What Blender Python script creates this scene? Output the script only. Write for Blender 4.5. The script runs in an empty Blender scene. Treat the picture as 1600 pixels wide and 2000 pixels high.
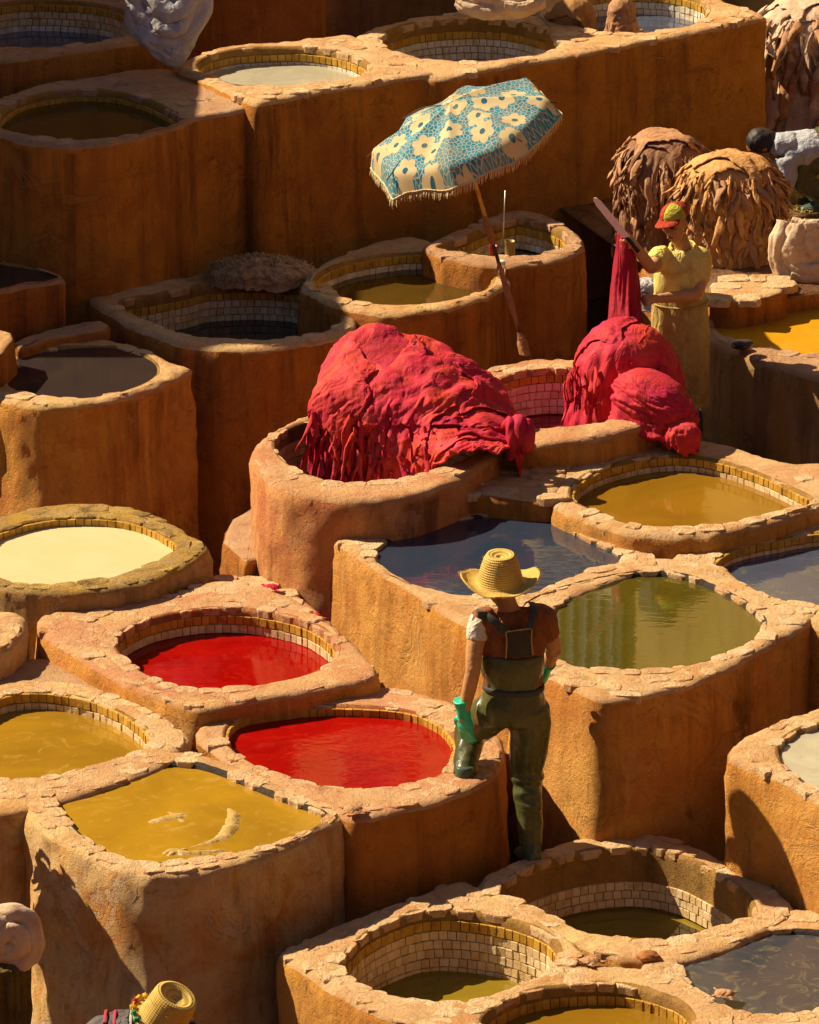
import bpy, bmesh, math, random
import numpy as np
from mathutils import Vector, Matrix, Euler

R = math.radians
rnd = random.Random(7)
SC = bpy.context.scene
COL = SC.collection

# ------------------------------------------------------------------ camera
F = 11200.0            # focal length in photo pixels (photo 1600 x 2000)
PITCH = R(18.5)
HC = 12.6              # the viewing terrace, metres above the lowest lane
cam = bpy.data.cameras.new('camera')
cam.sensor_fit = 'VERTICAL'
cam.sensor_height = 24
cam.lens = 24 * F / 2000.0
cam.clip_start = 0.5
cam.clip_end = 2000
camo = bpy.data.objects.new('camera', cam)
camo.location = (0, 0, HC)
camo.rotation_euler = (R(90) - PITCH, 0, 0)
COL.objects.link(camo)
SC.camera = camo

# ------------------------------------------------------------------ light
SUN_AZ = R(22)         # from the left, swung towards the far side
SUN_EL = R(43)
sdir = Vector((-math.cos(SUN_AZ) * math.cos(SUN_EL), math.sin(SUN_AZ) * math.cos(SUN_EL), math.sin(SUN_EL)))
world = bpy.data.worlds.new('World')
SC.world = world
world.use_nodes = True
wn = world.node_tree
wn.nodes.clear()
sky = wn.nodes.new('ShaderNodeTexSky')
sky.sky_type = 'NISHITA'
sky.sun_disc = False
sky.sun_elevation = SUN_EL
sky.sun_rotation = math.atan2(sdir.x, sdir.y)
sky.dust_density = 0.3
sky.air_density = 0.6
bg = wn.nodes.new('ShaderNodeBackground')
bg.inputs[1].default_value = 0.06
wo = wn.nodes.new('ShaderNodeOutputWorld')
wn.links.new(sky.outputs[0], bg.inputs[0])
wn.links.new(bg.outputs[0], wo.inputs[0])
sl = bpy.data.lights.new('sun', 'SUN')
sl.energy = 5.0
sl.angle = R(0.5)
sl.color = (1.0, 0.83, 0.58)
so = bpy.data.objects.new('sun', sl)
so.rotation_euler = (-sdir).to_track_quat('-Z', 'Y').to_euler()
so.location = (-10, 40, 30)
COL.objects.link(so)
SC.view_settings.view_transform = 'Standard'
SC.view_settings.look = 'None'
SC.view_settings.exposure = 0.8
SC.view_settings.gamma = 1.0
SC.view_settings.use_curve_mapping = False
SC.cycles.max_bounces = 6
SC.cycles.diffuse_bounces = 2

# ------------------------------------------------------------------ pixel rays
_s, _c = math.sin(PITCH), math.cos(PITCH)
def ray(px, py):
    a, b = (px - 800) / F, -(py - 1000) / F
    return np.array((a, _c + b * _s, -_s + b * _c))
def Pz(px, py, z):
    d = ray(px, py); t = (z - HC) / d[2]
    return np.array((d[0] * t, d[1] * t, z))
def Py(px, py, y):
    d = ray(px, py); t = y / d[1]
    return np.array((d[0] * t, y, HC + d[2] * t))

# ------------------------------------------------------------------ noise
def _hash(i, j, k, s):
    n = (i * 374761393 + j * 668265263 + k * 2147483647 + s * 974634777) & 0xffffffff
    n = ((n ^ (n >> 13)) * 1274126177) & 0xffffffff
    n = ((n ^ (n >> 16)) * 2246822519) & 0xffffffff
    return ((n ^ (n >> 15)) & 0xffff) / 32767.5 - 1.0
def vnoise(p, seed=0):
    p = np.asarray(p, float)
    i = np.floor(p).astype(np.int64); f = p - i
    f = f * f * (3 - 2 * f)
    out = 0
    for a in (0, 1):
        wa = f[..., 0] if a else 1 - f[..., 0]
        for b in (0, 1):
            wb = f[..., 1] if b else 1 - f[..., 1]
            for c in (0, 1):
                wc = f[..., 2] if c else 1 - f[..., 2]
                out = out + wa * wb * wc * _hash(i[..., 0] + a, i[..., 1] + b, i[..., 2] + c, seed)
    return out
def fbm(p, octv=3, seed=0):
    p = np.asarray(p, float); o = 0; a = 1; t = 0
    for k in range(octv):
        o = o + a * vnoise(p * (2.03 ** k), seed + k * 17); t += a; a *= .5
    return o / t

# ------------------------------------------------------------------ objects
WL = {}
def empty(name, loc, label, cat, group=None):
    o = bpy.data.objects.new(name, None)
    o.empty_display_size = .1
    o.location = loc
    COL.objects.link(o)
    WL[o.name] = np.array(loc, float)
    o['label'] = label; o['category'] = cat
    if group: o['group'] = group
    return o
def tag(o, label, cat, group=None):
    o['label'] = label; o['category'] = cat
    if group: o['group'] = group
    return o
def mesh(name, verts, faces, mats, parent=None, smooth=True, midx=None):
    """verts are world coordinates; the object keeps its parent's origin"""
    v = np.asarray(verts, float)
    if parent is not None:
        v = v - WL[parent.name]
    me = bpy.data.meshes.new(name)
    me.from_pydata(v.tolist(), [], faces if isinstance(faces, list) else faces.tolist())
    if not isinstance(mats, (list, tuple)): mats = [mats]
    for m in mats: me.materials.append(m)
    if midx is not None:
        me.polygons.foreach_set('material_index', np.asarray(midx, np.int32))
    if smooth:
        me.polygons.foreach_set('use_smooth', np.ones(len(me.polygons), bool))
    me.update()
    o = bpy.data.objects.new(name, me)
    COL.objects.link(o)
    if parent is not None:
        o.parent = parent
        WL[o.name] = WL[parent.name]
    else:
        WL[o.name] = np.zeros(3)
    return o
def inst(name, me, M, parent):
    """shared mesh placed at world matrix M under parent"""
    o = bpy.data.objects.new(name, me)
    COL.objects.link(o)
    o.parent = parent
    L = WL[parent.name]
    M = M.copy(); M.translation = M.translation - Vector(L)
    o.matrix_local = M
    return o
def gridfaces(nu, nv, wrap_u=False):
    f = []
    for j in range(nv - 1):
        for i in range(nu if wrap_u else nu - 1):
            i2 = (i + 1) % nu
            f.append((j * nu + i, j * nu + i2, (j + 1) * nu + i2, (j + 1) * nu + i))
    return f
def shade(o):
    o.data.polygons.foreach_set('use_smooth', np.ones(len(o.data.polygons), bool)); return o
# ------------------------------------------------------------------ materials
class NT:
    def __init__(s, name):
        s.m = bpy.data.materials.new(name); s.m.use_nodes = True
        s.t = s.m.node_tree; s.t.nodes.clear()
        s.out = s.n('ShaderNodeOutputMaterial'); s.b = s.n('ShaderNodeBsdfPrincipled')
        s.l(s.b.outputs[0], s.out.inputs[0])
    def n(s, typ, **kw):
        o = s.t.nodes.new(typ)
        for k, v in kw.items(): setattr(o, k, v)
        return o
    def l(s, a, b): s.t.links.new(a, b)
    def set(s, inp, v):
        if isinstance(v, bpy.types.NodeSocket): s.l(v, inp)
        elif v is not None:
            if isinstance(v, (tuple, list)) and len(v) == 3 and inp.type == 'RGBA': v = (*v, 1)
            inp.default_value = v
    def pos(s, scale=(1, 1, 1), kind='world', loc=(0, 0, 0)):
        if kind == 'world':
            g = s.n('ShaderNodeNewGeometry').outputs['Position']
        elif kind == 'object':
            g = s.n('ShaderNodeTexCoord').outputs['Object']
        else:
            g = s.n('ShaderNodeTexCoord').outputs['Generated']
        m = s.n('ShaderNodeMapping')
        m.inputs['Scale'].default_value = scale
        m.inputs['Location'].default_value = loc
        s.l(g, m.inputs['Vector'])
        return m.outputs[0]
    def noise(s, vec, scale, detail=4, rough=.55, dist=0.0):
        n = s.n('ShaderNodeTexNoise')
        s.l(vec, n.inputs['Vector'])
        n.inputs['Scale'].default_value = scale; n.inputs['Detail'].default_value = detail
        n.inputs['Roughness'].default_value = rough; n.inputs['Distortion'].default_value = dist
        return n.outputs['Fac']
    def ramp(s, fac, a, b):
        r = s.n('ShaderNodeMapRange'); r.clamp = True
        s.l(fac, r.inputs[0]); r.inputs[1].default_value = a; r.inputs[2].default_value = b
        return r.outputs[0]
    def mix(s, fac, a, b, mode='MIX'):
        m = s.n('ShaderNodeMix', data_type='RGBA', blend_type=mode)
        s.set(m.inputs[0], fac); s.set(m.inputs[6], a); s.set(m.inputs[7], b)
        return m.outputs[2]
    def math(s, op, a, b=None, c=None):
        m = s.n('ShaderNodeMath', operation=op)
        s.set(m.inputs[0], a)
        if b is not None: s.set(m.inputs[1], b)
        if c is not None: s.set(m.inputs[2], c)
        return m.outputs[0]
    def bump(s, h, strength=.5, dist=.02, normal=None):
        b = s.n('ShaderNodeBump'); b.inputs['Strength'].default_value = strength
        b.inputs['Distance'].default_value = dist
        s.l(h, b.inputs['Height'])
        if normal is not None: s.l(normal, b.inputs['Normal'])
        return b.outputs[0]
    def fin(s, col, rough=.8, normal=None, spec=.3, **kw):
        s.set(s.b.inputs['Base Color'], col); s.set(s.b.inputs['Roughness'], rough)
        s.b.inputs['Specular IOR Level'].default_value = spec
        if normal is not None: s.l(normal, s.b.inputs['Normal'])
        for k, v in kw.items(): s.set(s.b.inputs[k.replace('_', ' ')], v)
        return s.m

def mul(c, k): return tuple(min(1, x * k) for x in c)
def mat_adobe(name, base, pale, dark, stain=None, stain_amt=.5, streak=.6, seed=0.0, rough_relief=1.0, gold=.35, drip=.7):
    t = NT(name)
    p = t.pos(loc=(seed, seed * 1.7, 0))
    st = t.pos(scale=(4.2, 4.2, .42), loc=(seed, seed, seed))
    st2 = t.pos(scale=(13, 13, .8), loc=(seed, seed, seed))
    big = t.noise(p, 1.6, 5, .6, .4)
    med = t.noise(p, 7, 6, .65, .3)
    fine = t.noise(p, 42, 6, .78)
    grit = t.noise(p, 130, 3, .75)
    c = t.mix(t.ramp(big, .35, .68), base, pale)
    gd = t.noise(p, 2.1, 5, .62, .7)
    c = t.mix(t.math('MULTIPLY', t.ramp(gd, .48, .66), gold), c, (min(1, base[0] * 1.22), min(1, base[1] * 1.55), base[2] * 1.1))
    c = t.mix(t.math('MULTIPLY', t.ramp(med, .52, .74), .7), c, mul(base, .72))
    s1 = t.noise(st, 1, 6, .68, .2)
    c = t.mix(t.math('MULTIPLY', t.ramp(s1, .50, .70), streak), c, dark)
    s2 = t.noise(st2, 1, 5, .7, .2)
    c = t.mix(t.math('MULTIPLY', t.ramp(s2, .54, .70), streak * .5), c, mul(pale, 1.12))
    if stain:
        sp = t.noise(p, 2.6, 5, .65, .8)
        c = t.mix(t.math('MULTIPLY', t.ramp(sp, .46, .62), stain_amt), c, stain)
    blot = t.noise(p, 3.3, 7, .74, 1.0)
    c = t.mix(t.math('MULTIPLY', t.ramp(blot, .58, .72), .75), c, dark)
    crust = t.noise(p, 9, 7, .8, .4)
    c = t.mix(t.math('MULTIPLY', t.ramp(crust, .60, .70), .55), c, mul(pale, 1.25))
    c = t.mix(t.math('MULTIPLY', t.ramp(fine, .52, .72), .5), c, mul(base, .46))
    c = t.mix(t.math('MULTIPLY', t.ramp(grit, .58, .72), .4), c, mul(pale, 1.25))
    v = t.n('ShaderNodeTexVoronoi', feature='DISTANCE_TO_EDGE')
    pd = t.n('ShaderNodeVectorMath', operation='ADD')
    nz = t.n('ShaderNodeTexNoise'); nz.inputs['Scale'].default_value = 5; nz.inputs['Detail'].default_value = 5; t.l(p, nz.inputs['Vector'])
    t.l(p, pd.inputs[0]); t.l(nz.outputs['Color'], pd.inputs[1])
    t.l(pd.outputs[0], v.inputs['Vector']); v.inputs['Scale'].default_value = 1.9
    crk = t.math('MULTIPLY', t.ramp(v.outputs['Distance'], .010, 0), t.ramp(t.noise(p, 1.3, 2), .54, .64))
    c = t.mix(t.math('MULTIPLY', crk, .5), c, mul(dark, .5))
    # spilled dye running down from the rim: dark and limy drips of uneven length
    at = t.n('ShaderNodeAttribute'); at.attribute_name = 'below'; bl = at.outputs['Fac']
    gate = t.ramp(bl, .015, .06)
    sparse = t.ramp(t.noise(p, 1.15, 3, .5), .47, .60)
    d1 = t.noise(t.pos(scale=(3.6, 3.6, .30), loc=(seed, -seed, 0)), 1, 6, .66, .25)
    d1 = t.math('SUBTRACT', d1, t.math('MULTIPLY', bl, .05))
    c = t.mix(t.math('MULTIPLY', t.math('MULTIPLY', t.ramp(d1, .50, .66), t.math('MULTIPLY', gate, sparse)), drip), c, mul(dark, .6))
    d2 = t.noise(t.pos(scale=(9, 9, .4), loc=(seed + 5, seed, 0)), 1, 6, .7, .2)
    d2 = t.math('SUBTRACT', d2, t.math('MULTIPLY', bl, .10))
    c = t.mix(t.math('MULTIPLY', t.math('MULTIPLY', t.ramp(d2, .54, .66), gate), drip * .45), c, mul(pale, 1.2))
    # patches where the top coat has come away
    pt = t.noise(p, 1.9, 7, .72, .6)
    pm = t.math('MULTIPLY', t.ramp(pt, .570, .590), gate)
    c = t.mix(t.math('MULTIPLY', pm, .55), c, (min(1, base[0] * .95), base[1] * 1.12, base[2] * 1.9))
    h = t.math('ADD', t.math('MULTIPLY', med, 1.0), t.math('MULTIPLY', fine, .8))
    h = t.math('SUBTRACT', h, t.math('MULTIPLY', pm, .45))
    h = t.math('ADD', h, t.math('MULTIPLY', grit, .35))
    h = t.math('SUBTRACT', h, t.math('MULTIPLY', crk, .4))
    n = t.bump(h, min(1, .9 * rough_relief), .032)
    return t.fin(c, .86, n, .25)

def mat_stone(name, a, b, dirt, dirt_amt=.6, seed=0.0):
    t = NT(name)
    p = t.pos(loc=(seed, -seed, seed))
    oi = t.n('ShaderNodeObjectInfo').outputs['Random']
    big = t.noise(p, 4, 5, .6)
    med = t.noise(p, 17, 6, .68, .5)
    fine = t.noise(p, 80, 4, .7)
    c = t.mix(oi, a, b)
    c = t.mix(t.ramp(med, .5, .72), c, mul(a, 1.18))
    c = t.mix(t.math('MULTIPLY', t.ramp(big, .47, .64), dirt_amt), c, dirt)
    c = t.mix(t.math('MULTIPLY', t.ramp(med, .48, .3), .55), c, mul(dirt, .62))
    c = t.mix(t.math('MULTIPLY', t.ramp(fine, .52, .78), .5), c, mul(dirt, .5))
    h = t.math('ADD', med, t.math('MULTIPLY', fine, .7))
    return t.fin(c, .88, t.bump(h, 1.0, .03), .2)

def mat_tile(name, a, b, dirt, gloss=.45):
    t = NT(name)
    oi = t.n('ShaderNodeObjectInfo').outputs['Random']
    p = t.pos()
    c = t.mix(oi, a, b)
    n = t.noise(p, 14, 5, .65, .4)
    c = t.mix(t.math('MULTIPLY', t.ramp(n, .48, .68), .75), c, dirt)
    f = t.noise(p, 70, 3, .6)
    return t.fin(c, gloss, t.bump(f, .35, .008), .4)

def mat_liquid(name, col, col2=None, rough=.06, scum=None, scum_amt=0., scale=2.0, ripple=.1, seed=0., ior=1.36, spec=.5):
    t = NT(name)
    p = t.pos(loc=(seed, seed, 0))
    n = t.noise(p, scale, 4, .55, 1.2)
    c = t.mix(t.ramp(n, .35, .68), col, col2 or mul(col, .8))
    if scum:
        s = t.noise(p, 5.5, 6, .7, 2.2)
        c = t.mix(t.math('MULTIPLY', t.ramp(s, .54, .66), scum_amt), c, scum)
    rp = t.noise(t.pos(scale=(1, 2.2, 1), loc=(seed, 0, 0)), 7, 2, .5, .6)
    # a few floating specks
    v = t.n('ShaderNodeTexVoronoi'); v.inputs['Scale'].default_value = 16; t.l(p, v.inputs['Vector'])
    rad = t.math('MULTIPLY', t.ramp(v.outputs['Color'], .75, 1.0), .09)
    spk = t.math('LESS_THAN', v.outputs['Distance'], rad)
    c = t.mix(t.math('MULTIPLY', spk, .4), c, mul(tuple(min(1, x + .15) for x in col), 1.3))
    t.b.inputs['IOR'].default_value = ior
    return t.fin(c, rough, t.bump(rp, ripple, .01), spec)

def mat_cloth(name, a, b, dark=None, dark_amt=.5, rough=.85, scale=6, bump=.5, wr=(1, 1, 1), sheen=0.0, obj='world'):
    t = NT(name)
    p = t.pos(kind=obj); q = t.pos(scale=wr, kind=obj)
    n = t.noise(p, scale, 5, .6, .6)
    c = t.mix(t.ramp(n, .35, .66), a, b)
    if dark:
        m = t.noise(p, scale * 1.9, 5, .65, .8)
        c = t.mix(t.math('MULTIPLY', t.ramp(m, .5, .68), dark_amt), c, dark)
    w = t.noise(q, 16, 5, .62, .5)
    rd = t.math('ABSOLUTE', t.math('SUBTRACT', t.noise(q, 11, 3, .55, 1.0), .5))
    f = t.noise(p, 260, 2, .5)
    h = t.math('ADD', t.math('MULTIPLY', w, .6), t.math('MULTIPLY', f, .12))
    h = t.math('SUBTRACT', h, t.math('MULTIPLY', t.ramp(rd, .10, .0), .35))
    return t.fin(c, rough, t.bump(h, min(1, bump * 1.3), .025), .25)

def mat_simple(name, col, rough=.6, spec=.4, metallic=0., noise=.15, scale=20):
    t = NT(name)
    p = t.pos()
    n = t.noise(p, scale, 4, .6)
    c = t.mix(t.ramp(n, .35, .7), mul(col, 1 - noise), mul(col, 1 + noise))
    t.b.inputs['Metallic'].default_value = metallic
    return t.fin(c, rough, t.bump(n, .15, .01), spec)

# plaster families
AD = {
 'ochre': mat_adobe('adobe_ochre', (0.684, 0.291, 0.046), (0.775, 0.388, 0.097), (0.182, 0.057, 0.010), (0.524, 0.137, 0.023), .4, .65, 1.3),
 'brown': mat_adobe('adobe_brown', (0.524, 0.188, 0.025), (0.616, 0.251, 0.046), (0.125, 0.036, 0.009), (0.410, 0.114, 0.021), .5, .9, 5.1),
 'back':  mat_adobe('adobe_back', (0.616, 0.234, 0.025), (0.707, 0.296, 0.034), (0.171, 0.048, 0.009), (0.410, 0.125, 0.021), .5, .9, 9.7),
 'pink':  mat_adobe('adobe_pink', (0.684, 0.279, 0.085), (0.798, 0.388, 0.148), (0.228, 0.063, 0.017), (0.593, 0.148, 0.063), .55, .5, 3.9),
 'pale':  mat_adobe('adobe_pale', (0.707, 0.433, 0.171), (0.798, 0.547, 0.285), (0.274, 0.097, 0.021), (0.627, 0.228, 0.028), .8, .65, 7.2),
 'grey':  mat_adobe('adobe_grey', (0.502, 0.285, 0.103), (0.570, 0.353, 0.160), (0.114, 0.051, 0.017), (0.479, 0.251, 0.023), .6, .8, 2.2),
}
TOP = {
 'warm': mat_adobe('rim_plaster_warm', (0.752, 0.433, 0.182), (0.850, 0.570, 0.296), (0.342, 0.125, 0.028), (0.593, 0.217, 0.051), .5, 0, 4.4, 1.4),
 'red':  mat_adobe('rim_plaster_red', (.70, .36, .155), (.80, .48, .24), (.38, .10, .03), (.62, .14, .055), .4, 0, 8.4, 1.4),
 'dusk': mat_adobe('rim_plaster_dusk', (0.570, 0.308, 0.148), (0.661, 0.410, 0.228), (0.228, 0.080, 0.034), (0.513, 0.217, 0.103), .45, 0, 6.1, 1.2),
 'sooty': mat_adobe('rim_plaster_sooty', (0.388, 0.217, 0.068), (0.570, 0.376, 0.125), (0.080, 0.046, 0.017), (0.593, 0.319, 0.023), .7, 0, 1.1, 1.5),
}
ST = {
 'warm': mat_stone('stone_warm', (0.798, 0.490, 0.239), (0.850, 0.638, 0.365), (0.570, 0.251, 0.068), .6, 1.0),
 'red':  mat_stone('stone_red', (.74, .44, .21), (.82, .56, .31), (.58, .21, .07), .6, 2.0),
 'dusk': mat_stone('stone_dusk', (0.593, 0.342, 0.182), (0.707, 0.445, 0.262), (0.410, 0.160, 0.068), .55, 3.0),
 'sooty': mat_stone('stone_sooty', (0.410, 0.251, 0.080), (0.638, 0.422, 0.114), (0.114, 0.068, 0.023), .8, 4.0),
}
IN = mat_adobe('inner_plaster', (.40, .20, .045), (.48, .27, .08), (.10, .04, .01), (.32, .17, .015), .6, .7, 2.7)
IN_RED = mat_adobe('inner_plaster_red', (.46, .16, .05), (.54, .24, .09), (.2, .035, .015), (.44, .055, .025), .6, .5, 6.7)
IN_BLACK = mat_adobe('inner_crust_black', (.055, .038, .030), (.09, .06, .04), (.015, .012, .012), (.04, .03, .05), .5, .5, 3.7)
TILE_W = mat_tile('tile_pale', (.66, .46, .22), (.80, .63, .38), (.50, .28, .07))
TILE_C = mat_tile('tile_white', (.70, .60, .44), (.84, .77, .62), (.50, .33, .13))
TILE_O = mat_tile('tile_ochre', (.46, .24, .025), (.60, .34, .045), (.24, .11, .015))
TILE_P = mat_tile('tile_rosy', (.70, .48, .36), (.82, .65, .52), (.56, .24, .13))
# ------------------------------------------------------------------ vat builder
def crom(pts, k=8):
    P = np.asarray(pts, float); n = len(P); out = []
    for i in range(n):
        p0, p1, p2, p3 = P[i - 1], P[i], P[(i + 1) % n], P[(i + 2) % n]
        for t in np.linspace(0, 1, k, endpoint=False):
            out.append(.5 * ((2 * p1) + (-p0 + p2) * t + (2 * p0 - 5 * p1 + 4 * p2 - p3) * t * t + (-p0 + 3 * p1 - 3 * p2 + p3) * t ** 3))
    return np.array(out)
def lin(pts, k=14):
    P = np.asarray(pts, float); n = len(P); out = []
    for i in range(n):
        for t in np.linspace(0, 1, k, endpoint=False):
            out.append(P[i] * (1 - t) + P[(i + 1) % n] * t)
    return np.array(out)
def polar(poly, c, th, blur=1.0):
    d = poly - c
    a = np.arctan2(d[:, 1], d[:, 0]); r = np.hypot(d[:, 0], d[:, 1])
    o = np.argsort(a); a = a[o]; r = r[o]
    a = np.concatenate((a - 2 * math.pi, a, a + 2 * math.pi)); r = np.tile(r, 3)
    v = np.interp(th, a, r)
    k = int(math.ceil(blur * 3))
    if k > 0:
        w = np.exp(-.5 * (np.arange(-k, k + 1) / max(blur, .01)) ** 2); w /= w.sum()
        v = np.convolve(np.concatenate((v[-k:], v, v[:k])), w, 'valid')
    return v

def stone_proto(seed):
    r = random.Random(seed)
    n = 12
    ang = sorted((i + r.uniform(-.2, .2)) / n * 2 * math.pi for i in range(n))
    o = []
    for a in ang:
        ca, sa = math.cos(a), math.sin(a)
        m = (abs(ca) ** 9 + abs(sa) ** 9) ** (-1 / 9)      # squarish
        k = .5 * m * r.uniform(.93, 1.03)
        o.append((ca * k, sa * k))
    vs = []; fs = []
    for (s, z) in ((1.0, -.5), (1.0, .30), (.965, .44), (.86, .5)):
        for x, y in o:
            vs.append((x * s, y * s, z + (r.uniform(-.07, .07) if z > .1 else 0)))
    for j in range(3):
        for i in range(n):
            i2 = (i + 1) % n
            fs.append((j * n + i, j * n + i2, (j + 1) * n + i2, (j + 1) * n + i))
    vs.append((0, 0, .5 + r.uniform(-.06, .06)))
    for i in range(n): fs.append((3 * n + i, 3 * n + (i + 1) % n, 4 * n))
    return vs, fs
_protos = [stone_proto(i) for i in range(12)]
_pm = {}
def stone_mesh(i, mat):
    key = (i, mat.name)
    if key not in _pm:
        me = bpy.data.meshes.new('stone'); me.from_pydata(_protos[i][0], [], _protos[i][1])
        me.materials.append(mat)
        _pm[key] = me
    return _pm[key]
def tile_proto():
    b = .035; pts = []
    # x: along wall, y: out of the wall (front = -y), z: up; unit tile
    vs = [(-.5, 0, -.5), (.5, 0, -.5), (.5, 0, .5), (-.5, 0, .5),
          (-.5, -.7, -.5), (.5, -.7, -.5), (.5, -.7, .5), (-.5, -.7, .5),
          (-.5 + b, -1, -.5 + b), (.5 - b, -1, -.5 + b), (.5 - b, -1, .5 - b), (-.5 + b, -1, .5 - b)]
    fs = []
    for k in range(4):
        k2 = (k + 1) % 4
        fs.append((k, k2, 4 + k2, 4 + k)); fs.append((4 + k, 4 + k2, 8 + k2, 8 + k))
    fs.append((8, 9, 10, 11))
    return vs, fs
_tm = {}
def tile_mesh(mat):
    if mat.name not in _tm:
        vs, fs = tile_proto(); me = bpy.data.meshes.new('tile'); me.from_pydata(vs, [], fs); me.materials.append(mat); _tm[mat.name] = me
    return _tm[mat.name]

VATS = {}
def vat(key, label, hole, outer, z, drop, base, liquid, wall='ochre', top='warm', inner=None, courses=(), band=.06,
        tile=.05, stones=1.0, batter=.05, N=200, sharp=True, rows=2.0, floor=None, relief=1.0, group='sunken dye vats of the tannery',
        name='dye_vat', stone_w=.15, arc=-.25, hole_smooth=True, scoop=None):
    H3 = np.array([Pz(*p, z) for p in hole]); O3 = np.array([Pz(*p, z) for p in outer])
    hp = crom(H3[:, :2]) if hole_smooth else lin(H3[:, :2])
    op = lin(O3[:, :2]) if sharp else crom(O3[:, :2])
    cx = hp.mean(0)
    th = np.linspace(-math.pi, math.pi, N, endpoint=False)
    rh = polar(hp, cx, th, 1.6); ro = polar(op, cx, th, 1.2 if sharp else 2.0)
    ro = np.maximum(ro, rh + .05)
    L = np.array((cx[0], cx[1], base))
    root = empty(name, tuple(L), label, 'vat', group)
    ct, stn = np.cos(th), np.sin(th)
    seed = sum(map(ord, key))
    zw = z - drop
    rows_ = []; kinds = []
    def ring(r, zz, kind): rows_.append((r, np.broadcast_to(zz, th.shape).astype(float))); kinds.append(kind)
    nin = max(3, int((drop + .12) / .03))
    for zz in np.linspace(zw - .10, z - .028, nin): ring(rh, zz, 0)
    ring(rh + .010, z - .008, 0); ring(rh + .028, z, 1)
    for s in np.linspace(0, 1, 9)[1:-1]: ring(rh + .028 + (ro - .045 - rh - .028) * s, z, 1)
    ring(ro - .045, z - .001, 1); ring(ro - .018, z - .009, 1); ring(ro - .003, z - .03, 1)
    hw = z - base
    nout = max(4, int(hw / .05))
    for s in np.linspace(0, 1, nout)[1:]: ring(ro + batter * (s * hw) ** 1.0, z - .03 - s * (hw - .03), 2)
    V = np.zeros((len(rows_), N, 3))
    for j, (r, zz) in enumerate(rows_):
        V[j, :, 0] = cx[0] + r * ct; V[j, :, 1] = cx[1] + r * stn; V[j, :, 2] = zz
    k = np.array(kinds)
    P = V.copy()
    lump = fbm(P * 2.6, 3, 3) * .030 + fbm(P * 11, 3, 9) * .012
    edge = fbm(P * 16, 3, 21)
    tz = fbm(P * np.array((6, 6, 1)), 3, 31) * .012 + fbm(P * np.array((22, 22, 1)), 2, 33) * .006
    rad = np.stack((ct, stn, np.zeros(N)), 1)
    amp = np.where(k == 2, relief, np.where(k == 0, .18, .35))[:, None]
    V += (lump * amp)[..., None] * rad[None]
    V[..., 2] += tz * np.where(k == 1, 1.0, 0)[:, None]
    # crumbled arris
    first2 = int(np.argmax(k == 2)); eidx = [first2 - 3, first2 - 2, first2 - 1, first2]
    for q, e in enumerate(eidx):
        V[e] += (edge[e] * .013 * (1, 1.2, 1.2, .8)[q])[:, None] * rad
        V[e, :, 2] -= np.abs(edge[e]) * .010 * (.4, 1.4, 1, .4)[q]
    W = V.reshape(-1, 3)
    fs = [f[::-1] for f in gridfaces(N, len(rows_), True)]
    fk = np.repeat(np.minimum(k[:-1], 9), N)
    # faces between kinds take the kind of their upper ring
    fk = np.repeat(np.where(k[1:] == k[:-1], k[:-1], np.where(k[1:] == 2, 2, 0)), N)
    inn = inner or IN
    wo_ = mesh('wall', W, fs, [inn, TOP[top], AD[wall]], root, True, fk)
    ba_ = wo_.data.attributes.new('below', 'FLOAT', 'POINT'); ba_.data.foreach_set('value', np.clip(z - W[:, 2], 0, 9) * np.repeat(k == 2, N))
    # liquid
    if liquid is not None:
        rr = np.array([0.0, .35, .7, .9, 1.0])
        lv = [(cx[0], cx[1], zw)]
        for q in rr[1:]:
            for i in range(N): lv.append((cx[0] + (rh[i] + .012) * q * ct[i], cx[1] + (rh[i] + .012) * q * stn[i], zw))
        lf = [(0, 1 + i, 1 + (i + 1) % N) for i in range(N)]
        for j in range(3):
            for i in range(N):
                i2 = (i + 1) % N
                lf.append((1 + j * N + i, 1 + (j + 1) * N + i, 1 + (j + 1) * N + i2, 1 + j * N + i2))
        mesh('liquid', lv, lf, liquid, root)
    rg = random.Random(seed)
    def rat(a, arr): return float(np.interp((a + math.pi) % (2 * math.pi) - math.pi, th, arr, period=2 * math.pi))
    # cap stones, ring after ring while the rim is wide enough
    if stones > 0:
        off = -.004; ri = 0; nst = 0
        while ri < 5 and nst < 260 and ri < rows:
            dep = rg.uniform(.10, .13) if ri == 0 else rg.uniform(.10, .14)
            a = rg.uniform(0, 6.28); end = a + 2 * math.pi
            placed = 0
            while a < end - .03:
                w = stone_w * rg.uniform(.62, 1.35)
                rm = rat(a, rh) + off + dep * .5
                da = w / max(rm, .2)
                am = a + da * .5; a += da
                r0 = rat(am, rh) + off; room = rat(am, ro) - .026 - r0
                d2 = dep * rg.uniform(.86, 1.08)
                if room < .055: continue
                if room < d2 * 1.35: d2 = min(room, d2 * 1.35)
                if rg.random() > stones * .82: continue
                e = .02
                x1, y1 = (rat(am + e, rh) + off) * math.cos(am + e), (rat(am + e, rh) + off) * math.sin(am + e)
                x0, y0 = (rat(am - e, rh) + off) * math.cos(am - e), (rat(am - e, rh) + off) * math.sin(am - e)
                tg = math.atan2(y1 - y0, x1 - x0)
                rc = r0 + d2 * .5
                hgt = .044
                M = Matrix.Translation((cx[0] + rc * math.cos(am), cx[1] + rc * math.sin(am), z + rg.uniform(-.007, .003) - hgt * .44)) \
                    @ Euler((rg.gauss(0, .022), rg.gauss(0, .022), tg + rg.gauss(0, .05))).to_matrix().to_4x4() \
                    @ Matrix.Diagonal((w * 1.0, d2 * 1.0, hgt, 1))
                inst('rim_stone', stone_mesh(rg.randrange(12), ST[top]), M, root); placed += 1; nst += 1
            off += dep * .98; ri += 1
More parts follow.
